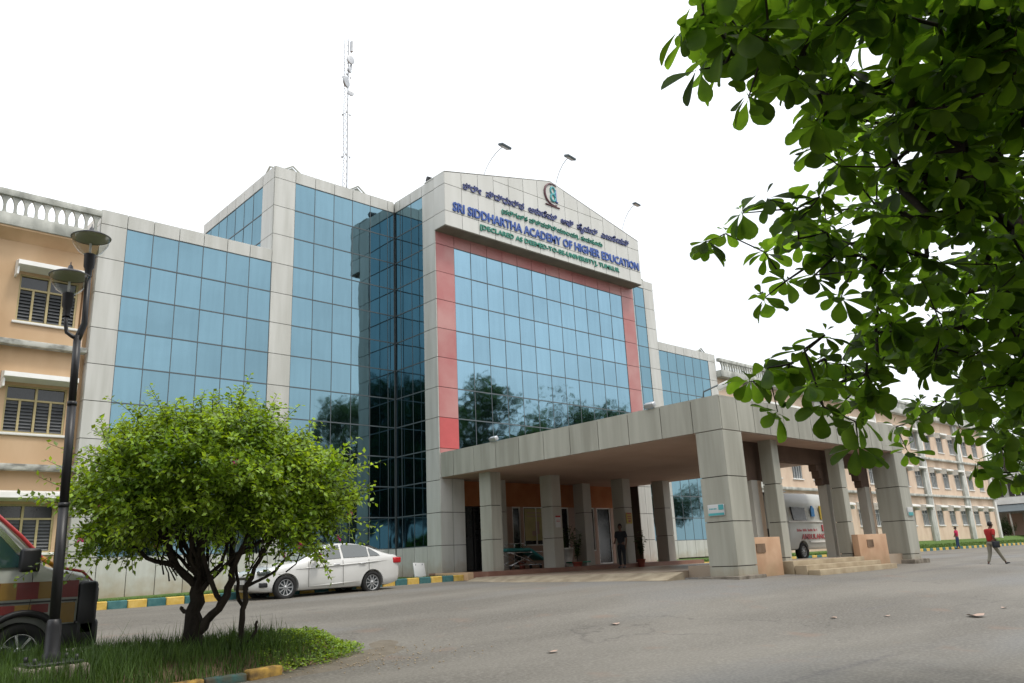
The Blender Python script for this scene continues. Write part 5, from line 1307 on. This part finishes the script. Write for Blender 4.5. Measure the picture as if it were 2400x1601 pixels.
# pebbles and crumbs at the worn tip of the island
pb = MB(); rd = random.Random(77)
for _ in range(260):
    x = rd.gauss(5.6, .7); y = rd.gauss(8.9, .5)
    if x*.68+y*.733 < 6: continue
    r = rd.uniform(.004, .013); z = gz(x, y)+.01+(.02 if inpoly(x, y) else 0)
    bm_ = bmesh.new(); bmesh.ops.create_icosphere(bm_, subdivisions=1, radius=r)
    for v in bm_.verts: v.co = Vector((v.co.x*rd.uniform(.8,1.4), v.co.y, v.co.z*.6))+Vector((x, y, z))
    pb.bm(bm_, 0, False)
tag(pb.build('gravel', M['cream_step'], None, recalc=False), 'scattered pebbles and crumbs of soil around the worn island tip', 'gravel', kind='stuff')
# short grass on the lawn strips
sg = MB(); n = 0
while n < 16000:
    if n < 9000: x, y = rd.uniform(4, 17.2), rd.uniform(21.58, 23.2); z = kz(x)+.13
    else: x = rd.uniform(31, 92); y = rd.uniform(23.75, 24.8); z = gz(x,23)+.12+(y-23.7)*lerp(.12,.28,smooth((x-50)/15))
    hh = rd.uniform(.04,.10)*(1 if n < 9000 else 1.4); an = rd.uniform(0, 2*pi); b0 = Vector((x, y, z-.01)); wd = .008 if n < 9000 else .02; k = len(sg.v)
    sg.v += [(x-wd*cos(an), y-wd*sin(an), z-.01), (x+wd*cos(an), y+wd*sin(an), z-.01), (x+rd.gauss(0,.03), y+rd.gauss(0,.03), z+hh)]; sg.f.append([k,k+1,k+2]); sg.mi.append(0); sg.sm.append(True); n += 1
tag(sg.build('short_grass', M['blade'], None, recalc=False), 'short mown grass on the strips behind the painted kerbs', 'grass', kind='stuff')

# ---- big-leaved tree reaching in from the right
ROS = [tuple(float(c) for c in r.split(',')) for r in '''2.96,1.84,3.68;3.02,1.75,3.76;3.20,1.92,3.61;3.12,1.71,3.64;3.08,1.61,3.24;3.38,1.87,3.69;3.38,1.54,3.43;3.10,1.47,3.56;3.34,1.39,3.56;3.24,1.22,3.48;3.30,1.13,3.57;4.17,1.74,3.58;4.33,1.89,3.54;4.47,1.81,3.42;4.52,2.33,3.42;4.58,2.56,3.42;4.75,2.97,3.39;4.93,2.91,3.48;5.08,2.70,3.30;4.98,2.38,3.27;4.99,2.43,3.48;4.95,2.69,2.91;5.13,2.60,3.05;5.01,2.32,2.99;4.78,2.07,2.71;4.93,2.28,2.54;4.94,2.44,2.48;4.86,2.68,2.39;5.06,2.62,2.43;4.96,2.89,2.35;4.86,2.65,2.08;5.14,2.73,2.34;4.72,2.33,2.18;4.80,2.30,2.05;4.77,2.10,1.92;4.80,2.12,1.78;7.22,2.83,2.19;7.35,2.69,2.24;8.01,2.72,2.42;6.80,2.61,1.93;7.25,2.25,1.80;7.38,2.16,1.71;7.50,2.04,1.72;7.65,2.45,2.15;7.38,2.08,1.91;4.07,1.77,4.45;4.35,2.30,5.31;6.44,1.44,2.51;6.76,1.61,2.34;6.09,1.80,2.67;7.26,2.17,3.25;5.43,1.68,3.52;3.95,0.76,3.85;4.94,1.59,4.45;5.10,2.23,3.29;5.68,1.25,2.88;3.71,1.45,4.32;4.18,1.71,3.66;6.74,2.08,2.47;5.35,0.69,3.72;3.11,1.13,3.81;6.01,2.65,2.56;4.12,0.83,3.73;4.08,1.09,3.32;6.98,2.43,2.78;4.20,1.98,4.26;7.17,2.51,2.83;3.41,1.69,4.23;8.70,0.94,4.58;5.73,1.23,3.34;6.18,0.93,3.05;7.36,1.54,3.23;5.94,1.26,4.35;6.50,0.97,2.77;4.96,0.88,3.74;6.47,2.24,4.05;2.60,1.13,3.52;5.80,0.66,4.59;7.40,0.92,5.12;7.52,2.50,2.83;4.37,2.52,5.20;3.64,1.55,3.30;5.02,1.48,3.65;7.30,1.83,2.33;7.22,1.15,3.66;5.48,2.06,3.04;4.31,0.53,3.56;3.93,0.83,3.72;5.74,1.30,3.41;4.26,1.50,3.69;9.02,1.22,3.57;8.11,1.68,3.81;5.05,1.60,4.69;4.10,0.85,3.78;6.81,1.77,3.27;5.74,2.35,3.41;5.46,1.28,3.93;5.83,1.64,3.41;7.13,1.72,1.88;6.02,0.49,4.36;6.99,2.17,2.47;7.00,1.99,2.21;4.85,1.02,3.62;6.79,2.14,3.83;4.77,1.78,3.62;3.60,1.14,4.09;5.69,2.05,3.36;4.38,1.45,4.70;3.95,1.98,4.74;7.25,1.81,3.74;2.94,1.55,3.94;8.54,2.34,3.91;6.44,1.54,2.98;8.01,1.87,3.90;5.21,0.61,4.11;3.25,0.92,3.58;8.22,1.30,3.98;5.56,2.29,4.18;4.51,2.46,5.07;5.98,2.95,3.79;7.76,2.79,2.40;9.54,2.68,2.34;8.21,1.74,2.51;8.25,1.11,4.75;6.12,1.56,2.28;7.24,1.36,3.06;6.99,1.50,2.43;4.58,0.47,3.65;4.40,1.10,3.69;5.24,2.27,3.16;7.32,1.83,2.51;4.87,1.24,3.41;8.54,1.32,2.85;5.23,1.75,3.62;8.73,1.75,2.00;4.67,2.21,3.35;8.01,2.38,3.44;4.14,0.65,3.82;7.77,2.21,2.07;6.51,1.52,2.96;6.45,1.58,2.58;8.03,2.36,3.12;7.36,1.19,2.99;4.51,0.57,3.90;5.88,1.64,3.54;6.09,1.55,2.21;4.47,1.72,3.87;6.01,2.41,4.51;5.32,2.32,3.44;6.11,1.39,2.31;5.45,1.81,4.06;8.15,3.16,3.29;3.66,0.83,3.77;4.91,1.78,5.27;5.73,2.29,2.46;6.82,2.01,4.57;7.89,1.98,3.99;6.00,1.90,3.46;5.60,0.95,3.20;4.81,2.26,4.89;4.50,1.01,4.38;7.57,1.60,3.47;6.29,1.33,3.40;6.40,1.35,2.18;6.24,1.41,2.38;7.12,1.20,2.34;3.28,1.79,4.09;4.99,1.61,3.16;8.16,2.30,3.49;3.44,0.63,3.50;4.04,1.29,4.01;7.55,2.44,4.23;3.47,0.72,3.56;7.34,1.55,3.68;5.53,1.26,4.59;5.21,1.20,5.00;8.66,2.33,3.27;4.75,1.90,4.05;3.74,0.23,3.47;5.68,0.65,3.46;5.88,2.16,3.68;2.82,1.49,3.76;6.97,2.79,4.23;4.35,1.59,4.51;6.19,2.44,2.85;4.84,1.75,3.17;4.04,2.16,4.59;7.26,1.85,2.20;7.58,1.37,2.83;8.05,1.65,3.07;8.44,2.98,3.11;6.36,1.95,2.57;5.49,2.20,3.96;5.96,1.48,3.50;6.76,2.37,4.80;9.06,1.65,2.18;10.65,1.87,2.26;7.70,1.81,1.96;5.16,2.40,5.86;3.41,1.31,3.99;7.03,1.30,3.39;5.83,1.09,4.32;2.91,1.35,3.86;4.85,1.50,3.80;6.47,2.05,2.90;6.07,1.51,3.05;7.26,1.07,4.47;6.58,1.55,2.75;9.29,2.43,2.83;6.55,2.02,4.47;4.09,2.08,4.39;7.15,1.00,3.76;4.05,1.62,4.71;5.92,1.32,2.62;11.13,2.14,2.13;3.30,1.72,3.76;4.45,1.28,3.70;4.33,1.13,3.60;5.41,2.15,3.17;8.67,2.66,3.37;5.68,0.97,3.24;2.96,1.08,3.62;5.59,2.47,3.27;5.86,2.32,2.72;6.87,1.17,2.81;5.17,2.18,5.24;8.72,2.63,3.77;6.73,2.15,3.47;5.46,1.33,3.35;4.62,1.18,3.31;6.41,1.43,3.77;5.66,2.20,2.85;7.31,2.39,2.80;4.89,0.61,4.38;4.40,0.29,3.81;4.75,1.70,3.69;5.17,1.69,5.32;7.42,1.72,2.94;5.58,1.86,2.37;5.15,1.40,3.17;6.63,1.89,2.38;6.43,1.57,3.11;4.53,0.39,4.04;6.26,0.96,4.30;6.98,1.24,3.09;7.12,1.00,4.67;7.12,1.45,3.70;5.39,1.31,3.34;5.73,2.21,4.72;8.82,2.23,4.00;7.31,1.54,4.93;6.39,2.22,2.57;5.61,1.07,3.85;5.44,1.94,3.31;7.64,1.47,2.32;6.24,1.71,4.09;6.76,2.43,3.35;4.46,1.36,4.17;8.21,2.04,4.34;6.01,2.53,2.33;9.14,1.15,4.47;5.58,0.60,4.01;6.19,1.75,4.52;6.29,1.64,4.38;9.71,1.70,3.48;6.31,1.57,2.66;8.39,2.35,4.33;3.17,1.72,3.84;7.00,1.56,4.59;5.61,2.09,2.63;7.77,2.21,2.76;6.22,1.55,2.97;6.95,2.62,4.17;4.76,0.91,3.49;6.95,1.78,3.50;7.56,1.83,3.68;5.32,2.53,5.52;8.65,2.36,3.29;5.30,2.42,4.88;4.03,0.70,3.54;4.69,0.85,3.63;6.39,1.21,2.65;6.32,2.45,4.18;6.00,0.90,4.39;6.89,1.85,3.74;6.51,1.71,3.87;3.10,1.49,3.49;5.02,0.84,3.66;6.62,1.04,2.48;8.08,1.87,3.50;8.25,1.42,2.48;6.24,0.57,4.29;5.96,0.77,3.45;9.22,3.01,2.62;5.65,1.60,2.38;4.45,1.41,3.51;5.03,1.74,4.14;3.24,1.52,3.47;4.62,0.80,4.15;6.40,1.14,4.85;3.52,1.83,4.23;4.82,0.89,3.90;6.95,1.34,5.53;6.44,1.58,3.38;4.91,1.50,3.97;7.03,1.80,3.29;7.53,2.04,1.99;5.12,1.42,3.26;7.03,1.70,2.22;6.32,2.04,2.65;6.33,0.85,3.21;6.38,2.34,2.70;3.04,1.43,3.72;3.67,1.50,4.09;4.34,0.87,4.36;6.24,2.20,3.11;5.51,1.11,3.51;7.94,1.60,3.59;8.48,2.41,2.86;5.01,2.33,5.05;6.45,1.44,4.21;7.40,2.11,2.46;8.24,1.96,2.39;6.59,1.18,3.18;6.69,1.76,3.75;6.13,1.63,2.30;7.77,2.33,3.60;2.96,1.71,4.03;8.17,1.50,3.16;3.80,1.79,3.84;4.10,0.64,3.36;7.31,1.66,2.89;5.64,1.52,3.22;9.73,1.63,3.18;5.09,2.90,5.59;4.59,1.25,4.68;7.12,1.16,5.52;6.86,2.29,3.97;4.54,1.58,3.34;6.23,2.79,2.33;8.84,2.49,3.21;4.90,0.55,3.60;4.20,0.88,3.60;7.65,1.81,3.25;5.01,1.13,3.35;7.83,1.70,2.18;3.92,2.19,4.22;5.91,2.80,3.83;6.53,1.06,2.25;6.43,2.84,3.82;8.45,2.38,2.25;3.77,1.62,3.94;6.48,2.26,3.53;4.68,1.62,4.35;4.32,1.35,3.73;4.68,2.60,5.14;6.48,1.67,2.48;5.91,2.10,3.41;4.89,1.14,4.74;9.14,2.04,2.57;5.57,1.82,3.08;8.88,2.72,3.47;6.04,2.01,2.65;7.32,0.83,4.04;3.73,1.89,4.17;5.87,1.29,2.97;4.03,0.87,3.45;3.59,0.55,3.55;9.46,1.47,2.96;5.27,2.01,3.26;8.29,2.98,2.53;6.37,1.36,3.30;5.61,2.02,3.26;4.31,0.64,4.14;5.04,1.91,4.75;4.96,2.05,2.92;8.01,2.15,4.36;5.71,2.24,3.26;5.90,2.80,2.60;6.81,3.41,4.11;6.99,2.70,2.79;5.87,1.11,3.10;2.91,1.19,3.56;5.86,0.97,3.13;5.73,1.85,2.47;4.25,0.79,3.66;7.54,2.42,2.84;6.20,1.05,4.97;8.05,1.41,2.89;6.13,1.51,3.91;4.55,1.14,3.52;3.46,1.22,3.96;5.99,1.89,2.97;5.44,2.11,2.95;5.59,2.32,2.65;4.38,1.12,3.46;8.26,1.29,4.77;7.01,2.31,2.99;4.83,1.21,3.65;3.80,1.25,4.29;7.40,3.16,3.08;6.89,3.48,4.11;4.64,0.79,4.13;4.52,2.15,3.19;6.70,1.68,2.48;6.54,1.20,5.37;6.28,1.34,5.24;8.51,2.05,4.34;3.63,1.23,3.96;6.52,1.35,3.23;6.09,0.86,3.57;5.14,2.29,4.94;5.58,0.69,4.02;6.19,2.32,2.97;4.86,2.46,5.63;4.45,2.29,5.26;5.74,1.39,3.59;5.05,1.67,3.56;5.54,1.42,2.70;8.48,1.30,3.66;7.55,3.38,2.76;8.57,2.07,3.25;8.38,1.79,3.54;3.53,1.13,3.71;3.98,0.70,4.02;6.76,1.68,2.74;4.96,2.65,5.55;5.35,2.32,5.16;7.47,2.94,2.98;6.11,1.37,3.26;2.91,1.06,3.59;5.20,2.00,4.13;6.73,3.10,2.64;4.46,0.87,3.95;7.41,2.19,3.16;5.66,1.55,3.33;3.09,1.15,3.69;4.27,0.29,3.76;3.96,0.92,3.48;6.01,1.82,3.14;5.95,2.04,2.39;5.95,2.62,3.84;4.21,1.45,4.46;3.44,1.03,3.95;4.41,1.72,3.76;4.24,2.19,4.28;4.77,1.25,3.93;6.66,2.20,3.83;3.55,0.43,3.59;5.97,0.70,4.56;5.35,1.61,3.54;7.55,2.50,2.40;7.43,0.85,3.73;5.08,0.49,3.97;6.02,1.98,2.57;5.45,2.27,2.34;8.14,2.48,4.30;6.77,1.81,1.95;6.86,1.43,2.12;5.25,2.33,3.20;4.39,1.47,4.22;7.29,1.84,2.49;5.33,1.95,3.20;6.45,1.90,2.32;4.68,1.90,4.00;6.61,1.73,3.95;7.39,3.23,2.72;4.57,0.63,3.88;10.27,2.06,2.10;4.08,1.51,3.73;5.71,2.13,3.69;5.49,2.52,2.32;3.73,1.51,3.82;4.06,0.75,3.46;3.97,1.17,4.34;6.84,1.85,4.26;5.62,0.99,4.59;5.99,1.86,4.77;5.59,0.62,3.69;6.04,2.04,3.64;7.21,1.18,5.11;6.77,1.68,3.92;7.26,1.54,2.10;5.31,0.74,3.24;6.48,2.22,3.49;5.97,1.73,2.19;6.54,2.27,5.07;4.80,2.54,5.57;3.89,1.16,3.88;5.67,1.67,2.36;6.53,1.11,3.76;7.84,3.00,4.03;7.91,1.07,5.04;6.33,1.07,3.45;7.83,1.94,3.71;5.86,1.96,4.33;3.51,1.15,3.83;5.49,2.34,2.15;3.66,1.05,4.08;4.33,0.76,3.84;5.60,2.54,3.45;5.18,1.71,2.80;5.06,1.61,5.23;5.56,1.58,5.03;4.80,1.79,4.97;5.08,0.45,3.68;4.64,2.03,4.67;5.67,1.40,5.27;6.11,1.48,2.38;8.61,1.30,2.69;6.14,1.13,4.19;6.53,0.98,2.36;7.95,1.88,2.02;4.83,1.48,4.02;4.60,2.02,3.34;5.78,2.49,3.53;5.21,1.87,5.16;7.08,1.68,3.14;7.98,1.66,2.72;5.79,1.48,4.18;9.03,2.21,2.26;6.97,1.16,3.77;3.70,1.52,3.83;4.59,1.82,4.45;6.28,1.79,4.72;4.40,1.00,4.32;7.00,0.75,5.63;6.43,1.41,4.11;4.15,1.96,5.00;4.51,2.37,5.03;5.46,1.51,3.16;7.41,1.42,3.76;5.73,0.94,4.58;4.14,1.37,3.56;3.19,1.56,3.83;6.64,2.43,4.31;3.95,1.20,3.83;4.98,0.96,3.50;6.43,2.40,4.69;5.35,1.53,3.63;5.47,2.32,4.49;3.59,1.60,3.58;6.33,1.39,4.44;8.93,1.57,4.47;5.29,0.99,4.06;3.21,0.87,3.54;5.71,1.46,4.40;4.69,0.80,3.43;7.87,1.41,3.44;5.18,1.73,3.45;5.81,1.00,3.76;5.63,1.57,3.59;4.56,2.33,5.07;7.62,2.39,3.66;3.42,1.90,4.25;6.63,1.31,2.62;8.75,1.88,2.47;6.07,1.16,4.31;6.72,1.15,3.75;5.49,2.26,2.23;5.37,1.71,2.53;5.14,1.58,3.19;8.40,2.54,3.43;7.37,1.30,5.17;4.94,0.81,3.23;7.79,2.24,2.61;7.16,1.91,4.07;7.43,1.10,3.91;3.93,2.12,4.60;2.92,1.48,3.44;3.94,1.13,3.28;4.17,1.79,4.67;8.48,1.55,2.17;5.82,1.10,3.54;5.06,2.86,5.24;5.76,2.00,4.57;5.36,2.33,3.70;7.98,2.54,3.66;4.79,2.52,4.93;3.97,1.59,3.60;3.28,1.11,3.75;7.52,1.57,3.56;5.37,2.51,2.49;5.33,2.18,2.49;7.33,1.96,3.40;5.02,0.57,4.05;4.25,1.56,4.69;6.20,0.87,3.74;3.29,1.89,3.88;4.32,1.78,4.32;6.29,1.38,4.84;5.49,2.06,2.67;6.07,1.92,2.66;4.30,1.95,4.76;6.17,1.00,4.09;3.84,0.66,3.81;4.03,0.97,4.10;4.52,1.28,4.74;4.78,1.42,4.44;9.04,1.50,2.29;7.85,2.22,3.58;4.02,1.27,3.34;8.79,2.30,3.49;6.62,0.89,4.75;5.62,0.81,3.30;4.04,0.89,3.83;4.04,1.04,3.50;5.92,2.13,3.95;6.81,1.00,4.00;4.87,1.30,3.26;6.91,2.18,4.32;4.18,0.52,3.59;6.18,1.92,2.16;5.22,2.25,4.27;4.21,0.76,3.50;3.99,1.48,4.24;5.65,2.38,5.11;5.41,2.48,5.10;6.50,1.74,3.88;6.33,2.14,4.53;5.56,1.49,4.01;7.17,1.72,3.23;7.77,1.36,3.80;5.29,2.75,5.58;4.96,1.05,4.78;7.34,0.97,3.59;7.12,3.41,2.77;7.10,0.66,4.68;5.12,0.97,4.13;3.42,1.93,3.83;4.61,0.62,3.79;5.55,0.79,4.12;4.85,0.76,3.52;5.40,1.03,3.48;5.01,1.96,4.77;4.40,1.89,4.66;7.62,1.97,2.35;7.73,2.31,2.38;4.12,1.56,3.93;4.52,1.30,3.30;9.15,1.50,3.49;4.02,1.68,3.70;4.28,0.81,3.42;4.05,0.93,3.91;4.87,2.02,4.73;6.32,1.85,2.68;4.58,1.26,3.46;4.70,0.88,3.66;4.42,0.64,3.92;3.43,1.36,3.86;4.33,1.42,4.37;8.18,1.15,4.93;9.07,2.17,2.03;3.84,0.81,3.76;5.69,1.11,4.45;5.99,2.26,5.51;3.80,0.65,3.74;7.18,1.40,4.17;7.16,1.29,2.51;3.91,1.14,3.97;6.84,0.80,4.35;6.32,1.34,4.12;4.12,1.68,3.86;4.21,1.79,3.97;6.06,2.27,3.07;6.78,2.86,2.98;5.28,1.25,4.74;8.40,2.26,2.31;6.10,1.70,5.36;4.59,1.58,4.75;6.40,1.61,2.82;4.60,0.75,3.99;3.79,0.81,3.99;6.45,0.70,5.19;4.08,1.26,3.99;6.53,2.48,2.74;9.28,2.14,3.10;5.56,1.34,3.50;7.58,1.62,2.03;4.10,1.85,4.84;9.44,2.84,2.49;5.20,1.34,3.55;4.15,0.29,3.76;5.97,1.35,3.17;7.27,1.95,3.56;4.19,1.06,3.84;4.68,1.04,4.18;4.18,0.84,3.68;4.69,0.81,4.01;5.07,1.25,4.16;4.81,1.05,3.84;5.57,1.09,4.10;4.88,1.34,4.40;5.40,0.93,4.19;5.78,1.27,4.62;6.08,1.13,4.98;5.22,1.54,4.52;5.44,1.03,3.82;5.95,1.27,4.21;5.96,1.45,4.45;6.18,1.11,4.21;5.02,1.29,3.93;6.24,1.34,4.19;6.36,1.55,4.36;6.09,1.43,4.88;5.36,0.97,3.99;4.76,1.45,4.20;4.77,1.40,4.52;5.59,1.44,3.92;5.25,1.43,3.80;5.01,1.53,4.34;4.71,1.44,4.00;5.27,1.19,4.60;6.24,1.21,4.74;6.02,1.81,4.75;5.31,1.50,4.43;5.36,0.95,4.00;5.52,1.39,3.81;6.21,1.37,4.83;5.27,1.22,4.27;6.19,1.71,4.82;5.53,1.31,4.70;5.98,1.28,4.35;5.87,1.56,4.78;5.94,1.86,4.44;6.17,1.35,4.47;6.53,1.56,4.55;6.36,1.66,5.01;5.08,1.26,3.94;5.23,1.35,4.57;6.23,1.54,4.89;5.50,1.66,4.23;5.17,1.73,3.82;6.07,1.73,5.43;5.50,1.02,4.22;6.05,1.02,4.86;6.35,1.38,4.45;4.57,1.17,4.18;6.87,1.33,4.34;5.92,1.33,4.87;5.13,1.48,3.78;6.35,1.37,5.00;6.07,1.07,4.17;5.12,1.47,4.59;5.49,1.33,3.86'''.split(';')]
FT = thing('broadleaf_tree', (8.6, 1.5, -.1), 'large-leaved tree whose dark boughs hang in from the upper right, close to the camera', 'tree')
rd = random.Random(12)
TR = Vector((8.6, 1.5, 0)); nodes = []; par = []
trunk_pts = [Vector((8.6,1.5,-.2)), Vector((8.55,1.55,.8)), Vector((8.5,1.6,1.7)), Vector((8.45,1.6,2.6)), Vector((8.3,1.7,3.4)), Vector((8.0,1.8,4.3)), Vector((7.6,1.9,5.2))]
for i, p_ in enumerate(trunk_pts): nodes.append(p_); par.append(i-1)
ntr = len(nodes)
rs_ = sorted([Vector(r) for r in ROS], key=lambda p_: (p_-Vector((8.3,1.7,3.4))).length)
tips = []
for r in rs_:
    best, bi = 9e9, 0
    for i in range(2, len(nodes)):
        dd = (nodes[i]-r).length + (.35 if i < ntr else 0)
        if dd < best: best, bi = dd, i
    # intermediate bent nodes for long hops
    a_ = nodes[bi]; L_ = (r-a_).length; steps = max(1, int(L_/.28)); prev = bi
    for k in range(1, steps):
        t_ = k/steps; p_ = lerp(a_, r, t_)+Vector((rd.gauss(0,.03), rd.gauss(0,.03), rd.gauss(0,.02)-.10*sin(pi*t_)*L_*.5)); nodes.append(p_); par.append(prev); prev = len(nodes)-1
    nodes.append(r); par.append(prev); tips.append(len(nodes)-1)
cnt = [0]*len(nodes)
for t_ in tips:
    i = t_
    while i >= 0: cnt[i] += 1; i = par[i]
q = MB(); qt = MB()
for i in range(1, len(nodes)):
    if par[i] < 0: continue
    ra, rb = .0036*cnt[par[i]]**.42, .0036*max(1, cnt[i])**.42
    if i < ntr: ra = interp(nodes[par[i]].z, [(-.2,.24),(2.5,.17),(5.2,.06)]); rb = interp(nodes[i].z, [(-.2,.24),(2.5,.17),(5.2,.06)]); qt.tube([nodes[par[i]], nodes[i]], [ra, rb], 12)
    else: q.tube([nodes[par[i]], nodes[i]], [min(ra, .09), rb], 5 if rb < .012 else 8, cap=False)
qt.build('trunk', M['bark'], FT); q.build('branches', M['bark'], FT)
lf = MB()
def bigleaf(p, d, L_, wd, upv, droop, rd):
    """obovate leaf: narrow at the stalk, broad and rounded at the far end, folded on the midrib"""
    d = d.normalized(); sd = d.cross(upv)
    if sd.length < 1e-3: sd = d.orthogonal()
    sd.normalize(); nn = sd.cross(d).normalized(); n = len(lf.v)
    prof = [(.0,.02),(.14,.06),(.30,.28),(.48,.62),(.66,.92),(.82,1.0),(.93,.80),(1.0,.28)]
    wav = rd.uniform(-.05,.05)
    for t_, w__ in prof:
        c_ = p+d*L_*t_+nn*(-droop*L_*t_*t_)+sd*(wav*L_*t_*t_)
        f_ = wd*w__
        lf.v += [tuple(c_-sd*f_+nn*f_*.30), tuple(c_), tuple(c_+sd*f_+nn*f_*.30)]
    for i in range(len(prof)-1):
        a_ = n+i*3
        lf.f += [[a_, a_+1, a_+4, a_+3], [a_+1, a_+2, a_+5, a_+4]]; lf.mi += [0,0]; lf.sm += [True, True]
for r in rs_:
    ax = Vector((rd.gauss(-.25,.35), rd.gauss(.0,.35), rd.uniform(.3,1.0))).normalized(); m_ = rd.randint(7, 10); a0 = rd.uniform(0, 6.28)
    o1 = ax.orthogonal().normalized(); o2 = ax.cross(o1)
    for k in range(m_):
        an = a0+2*pi*k/m_+rd.uniform(-.25,.25); el = rd.uniform(-.75,.35)
        d = (o1*cos(an)+o2*sin(an))*cos(el)+ax*sin(el)+Vector((0,0,-.15)); L_ = rd.uniform(.13,.225)
        bigleaf(r+ax*rd.uniform(-.03,.03), d, L_, L_*rd.uniform(.23,.30), ax, rd.uniform(.05,.35), rd)
    for k in range(rd.randint(0,3)):
        an = rd.uniform(0, 6.28); d = o1*cos(an)+o2*sin(an)+ax*.9; L_ = rd.uniform(.06,.10); bigleaf(r+ax*.03, d, L_, L_*.24, ax, .1, rd)
lf.build('crown', M['leaf_big'], FT, recalc=False)

# ---- ordinary trees: behind the camera (seen in the glass) and far right
def tree_proto(name, seed, H, R, n_cl, per, leaf, base_h=.32, sparse=1.0):
    rd = random.Random(seed); t = thing(name, (0,0,0), 'tree', 'tree')
    q = MB(); lf = MB(); q.tube([(0,0,-.3),(.1,.05,H*.15),(-.05,.1,H*.3),(.05,0,H*.5),(0,0,H*.7)], [H*.028,H*.022,H*.018,H*.012,H*.006], 10)
    for c_ in range(n_cl):
        dr = Vector((rd.gauss(0,1), rd.gauss(0,1), rd.gauss(0,.8))).normalized(); rr = rd.uniform(.35,1)**.6
        ce = Vector((dr.x*R*rr, dr.y*R*rr, H*(base_h+1)/2+dr.z*H*(1-base_h)/2*rr*.86)); cr = R*rd.uniform(.18,.34)
        s0 = Vector((0,0,min(ce.z*.75, H*.62))); mid_ = lerp(s0, ce, .5)+Vector((0,0,-.03*H)); q.tube([s0, mid_, ce], [H*.008,H*.005,H*.0015], 6, cap=False)
        for k in range(int(per*sparse)):
            o_ = Vector((rd.gauss(0,1), rd.gauss(0,1), rd.gauss(0,.75))).normalized()*cr*rd.uniform(.3,1)**.4
            leafcards(lf, ce+o_, Vector((rd.gauss(0,1), rd.gauss(0,1), rd.gauss(0,.6))), leaf*rd.uniform(.7,1.3), leaf*.32, rd)
    q.build('trunk', M['bark'], t); lf.build('crown', M['leaf_dark'], t, recalc=False); return t
pa = tree_proto('tree', 1, 15, 5.0, 46, 190, .42); pb_ = tree_proto('tree', 2, 12, 4.4, 38, 150, .36, .28); pc = tree_proto('tree', 3, 13, 4.4, 44, 40, .30, .30)
pd = tree_proto('tree', 4, 14, 5.2, 46, 120, .5, .2)
def put(pr_, x, y, s_, rz, lab, grp, first=[]):
    if pr_ in first: o = copy_tree(pr_)
    else: o = pr_; first.append(pr_)
    o.location = (x, y, gz(x, y)-.05); o.scale = (s_, s_, s_); o.rotation_euler = (0, 0, rz); o['label'] = lab; o['group'] = grp; o['category'] = 'tree'; return o
gB = 'trees across the road behind the camera, mirrored in the glass'
for (p_, x, y, s_, rz) in ((pb_,16,-9,.92,.3),(pb_,23,-8,.78,1.9),(pa,29,-10,.74,2.2),(pa,36,-9,1.08,.4),(pa,45.5,-8,1.16,3.5),(pc,54.5,-9,1.42,1.0),(pb_,60.5,-9,1.45,4.4),(pa,68,-10,1.2,5.2),(pd,41,-8,.85,2),(pd,51,-8,1.08,3.7),(pd,57,-8,1.05,1.7),(pd,19,-7,.62,.7),(pd,26,-7,.62,4),(pd,32.5,-7,.80,5),(pd,64,-8,1.05,5.5),(pb_,7,-10,.8,2.8),(pb_,80,-9,1.0,.8)):
    put(p_, x, y, s_, rz, 'leafy tree across the road, seen only mirrored in the blue glass', gB)
put(pa, -1.6, -2.2, .80, 1.3, 'leafy tree just behind the camera, shading the grass island', 'tree shading the island')
for (p_, x, y, s_, rz) in ((pa,-7,-9,1.25,.4),(pa,-15,-12,1.4,2.1),(pd,-13,-3,1.2,1),(pa,-1,-14,1.35,3.3),(pd,5,-13,1.25,5),(pd,-8,-18,1.5,.2),(pa,-22,-20,1.5,4)):
    put(p_, x, y, s_, rz, 'tall tree behind the camera, darkening the glass in the corner of the facade', 'tall trees behind the camera, left of the road')
gF = 'trees beyond the grey building at the far right'
put(pd, 128, 36, 1.05, .2, 'grey-green tree rising behind the grey building, nearest the palm', gF)
put(pd, 132, 24, 1.0, 2.2, 'grey-green tree behind the right end of the grey building', gF)
put(pd, 92.6, 27.6, .2, 1.2, 'small rounded bush beside the dark canopy of the grey building', 'bushes by the grey building')
# feathery palm beyond the peach wing
PT = thing('palm_tree', (103, 29.3, .8), 'tall feathery palm rising beyond the end of the long peach wing', 'palm')
rd = random.Random(6); q = MB(); q.tube([(103,29.3,.5),(103.2,29.3,4),(103.1,29.2,8),(103,29.2,12.2)], [.24,.2,.17,.15], 10); q.build('trunk', M['bark'], PT)
q = MB(); lf = MB()
for k in range(20):
    an = k*2.4; el = rd.uniform(-.1, 1.2); L_ = rd.uniform(2.6, 3.4); d0 = Vector((cos(an)*cos(el), sin(an)*cos(el), sin(el)))
    pts = [Vector((103,29.2,12.2))+d0*L_*t_+Vector((0,0,-1.5*t_*t_*cos(el))) for t_ in (0,.2,.4,.6,.8,1)]; q.tube(pts, [.04,.035,.03,.022,.015,.006], 5, cap=False)
    for j in range(30):
        t_ = .12+.88*j/30; i = min(4, int(t_*5)); b0 = lerp(pts[i], pts[i+1], t_*5-i); sd = d0.cross(Vector((0,0,1))).normalized()
        for s_ in (-1, 1):
            d = sd*s_+d0*.6+Vector((0,0,-.35)); leafcards(lf, b0, d, .62*(1-.5*abs(t_-.4)), .03, rd)
q.build('frond_stalk', M['bark'], PT); lf.build('fronds', M['palm'], PT, recalc=False)
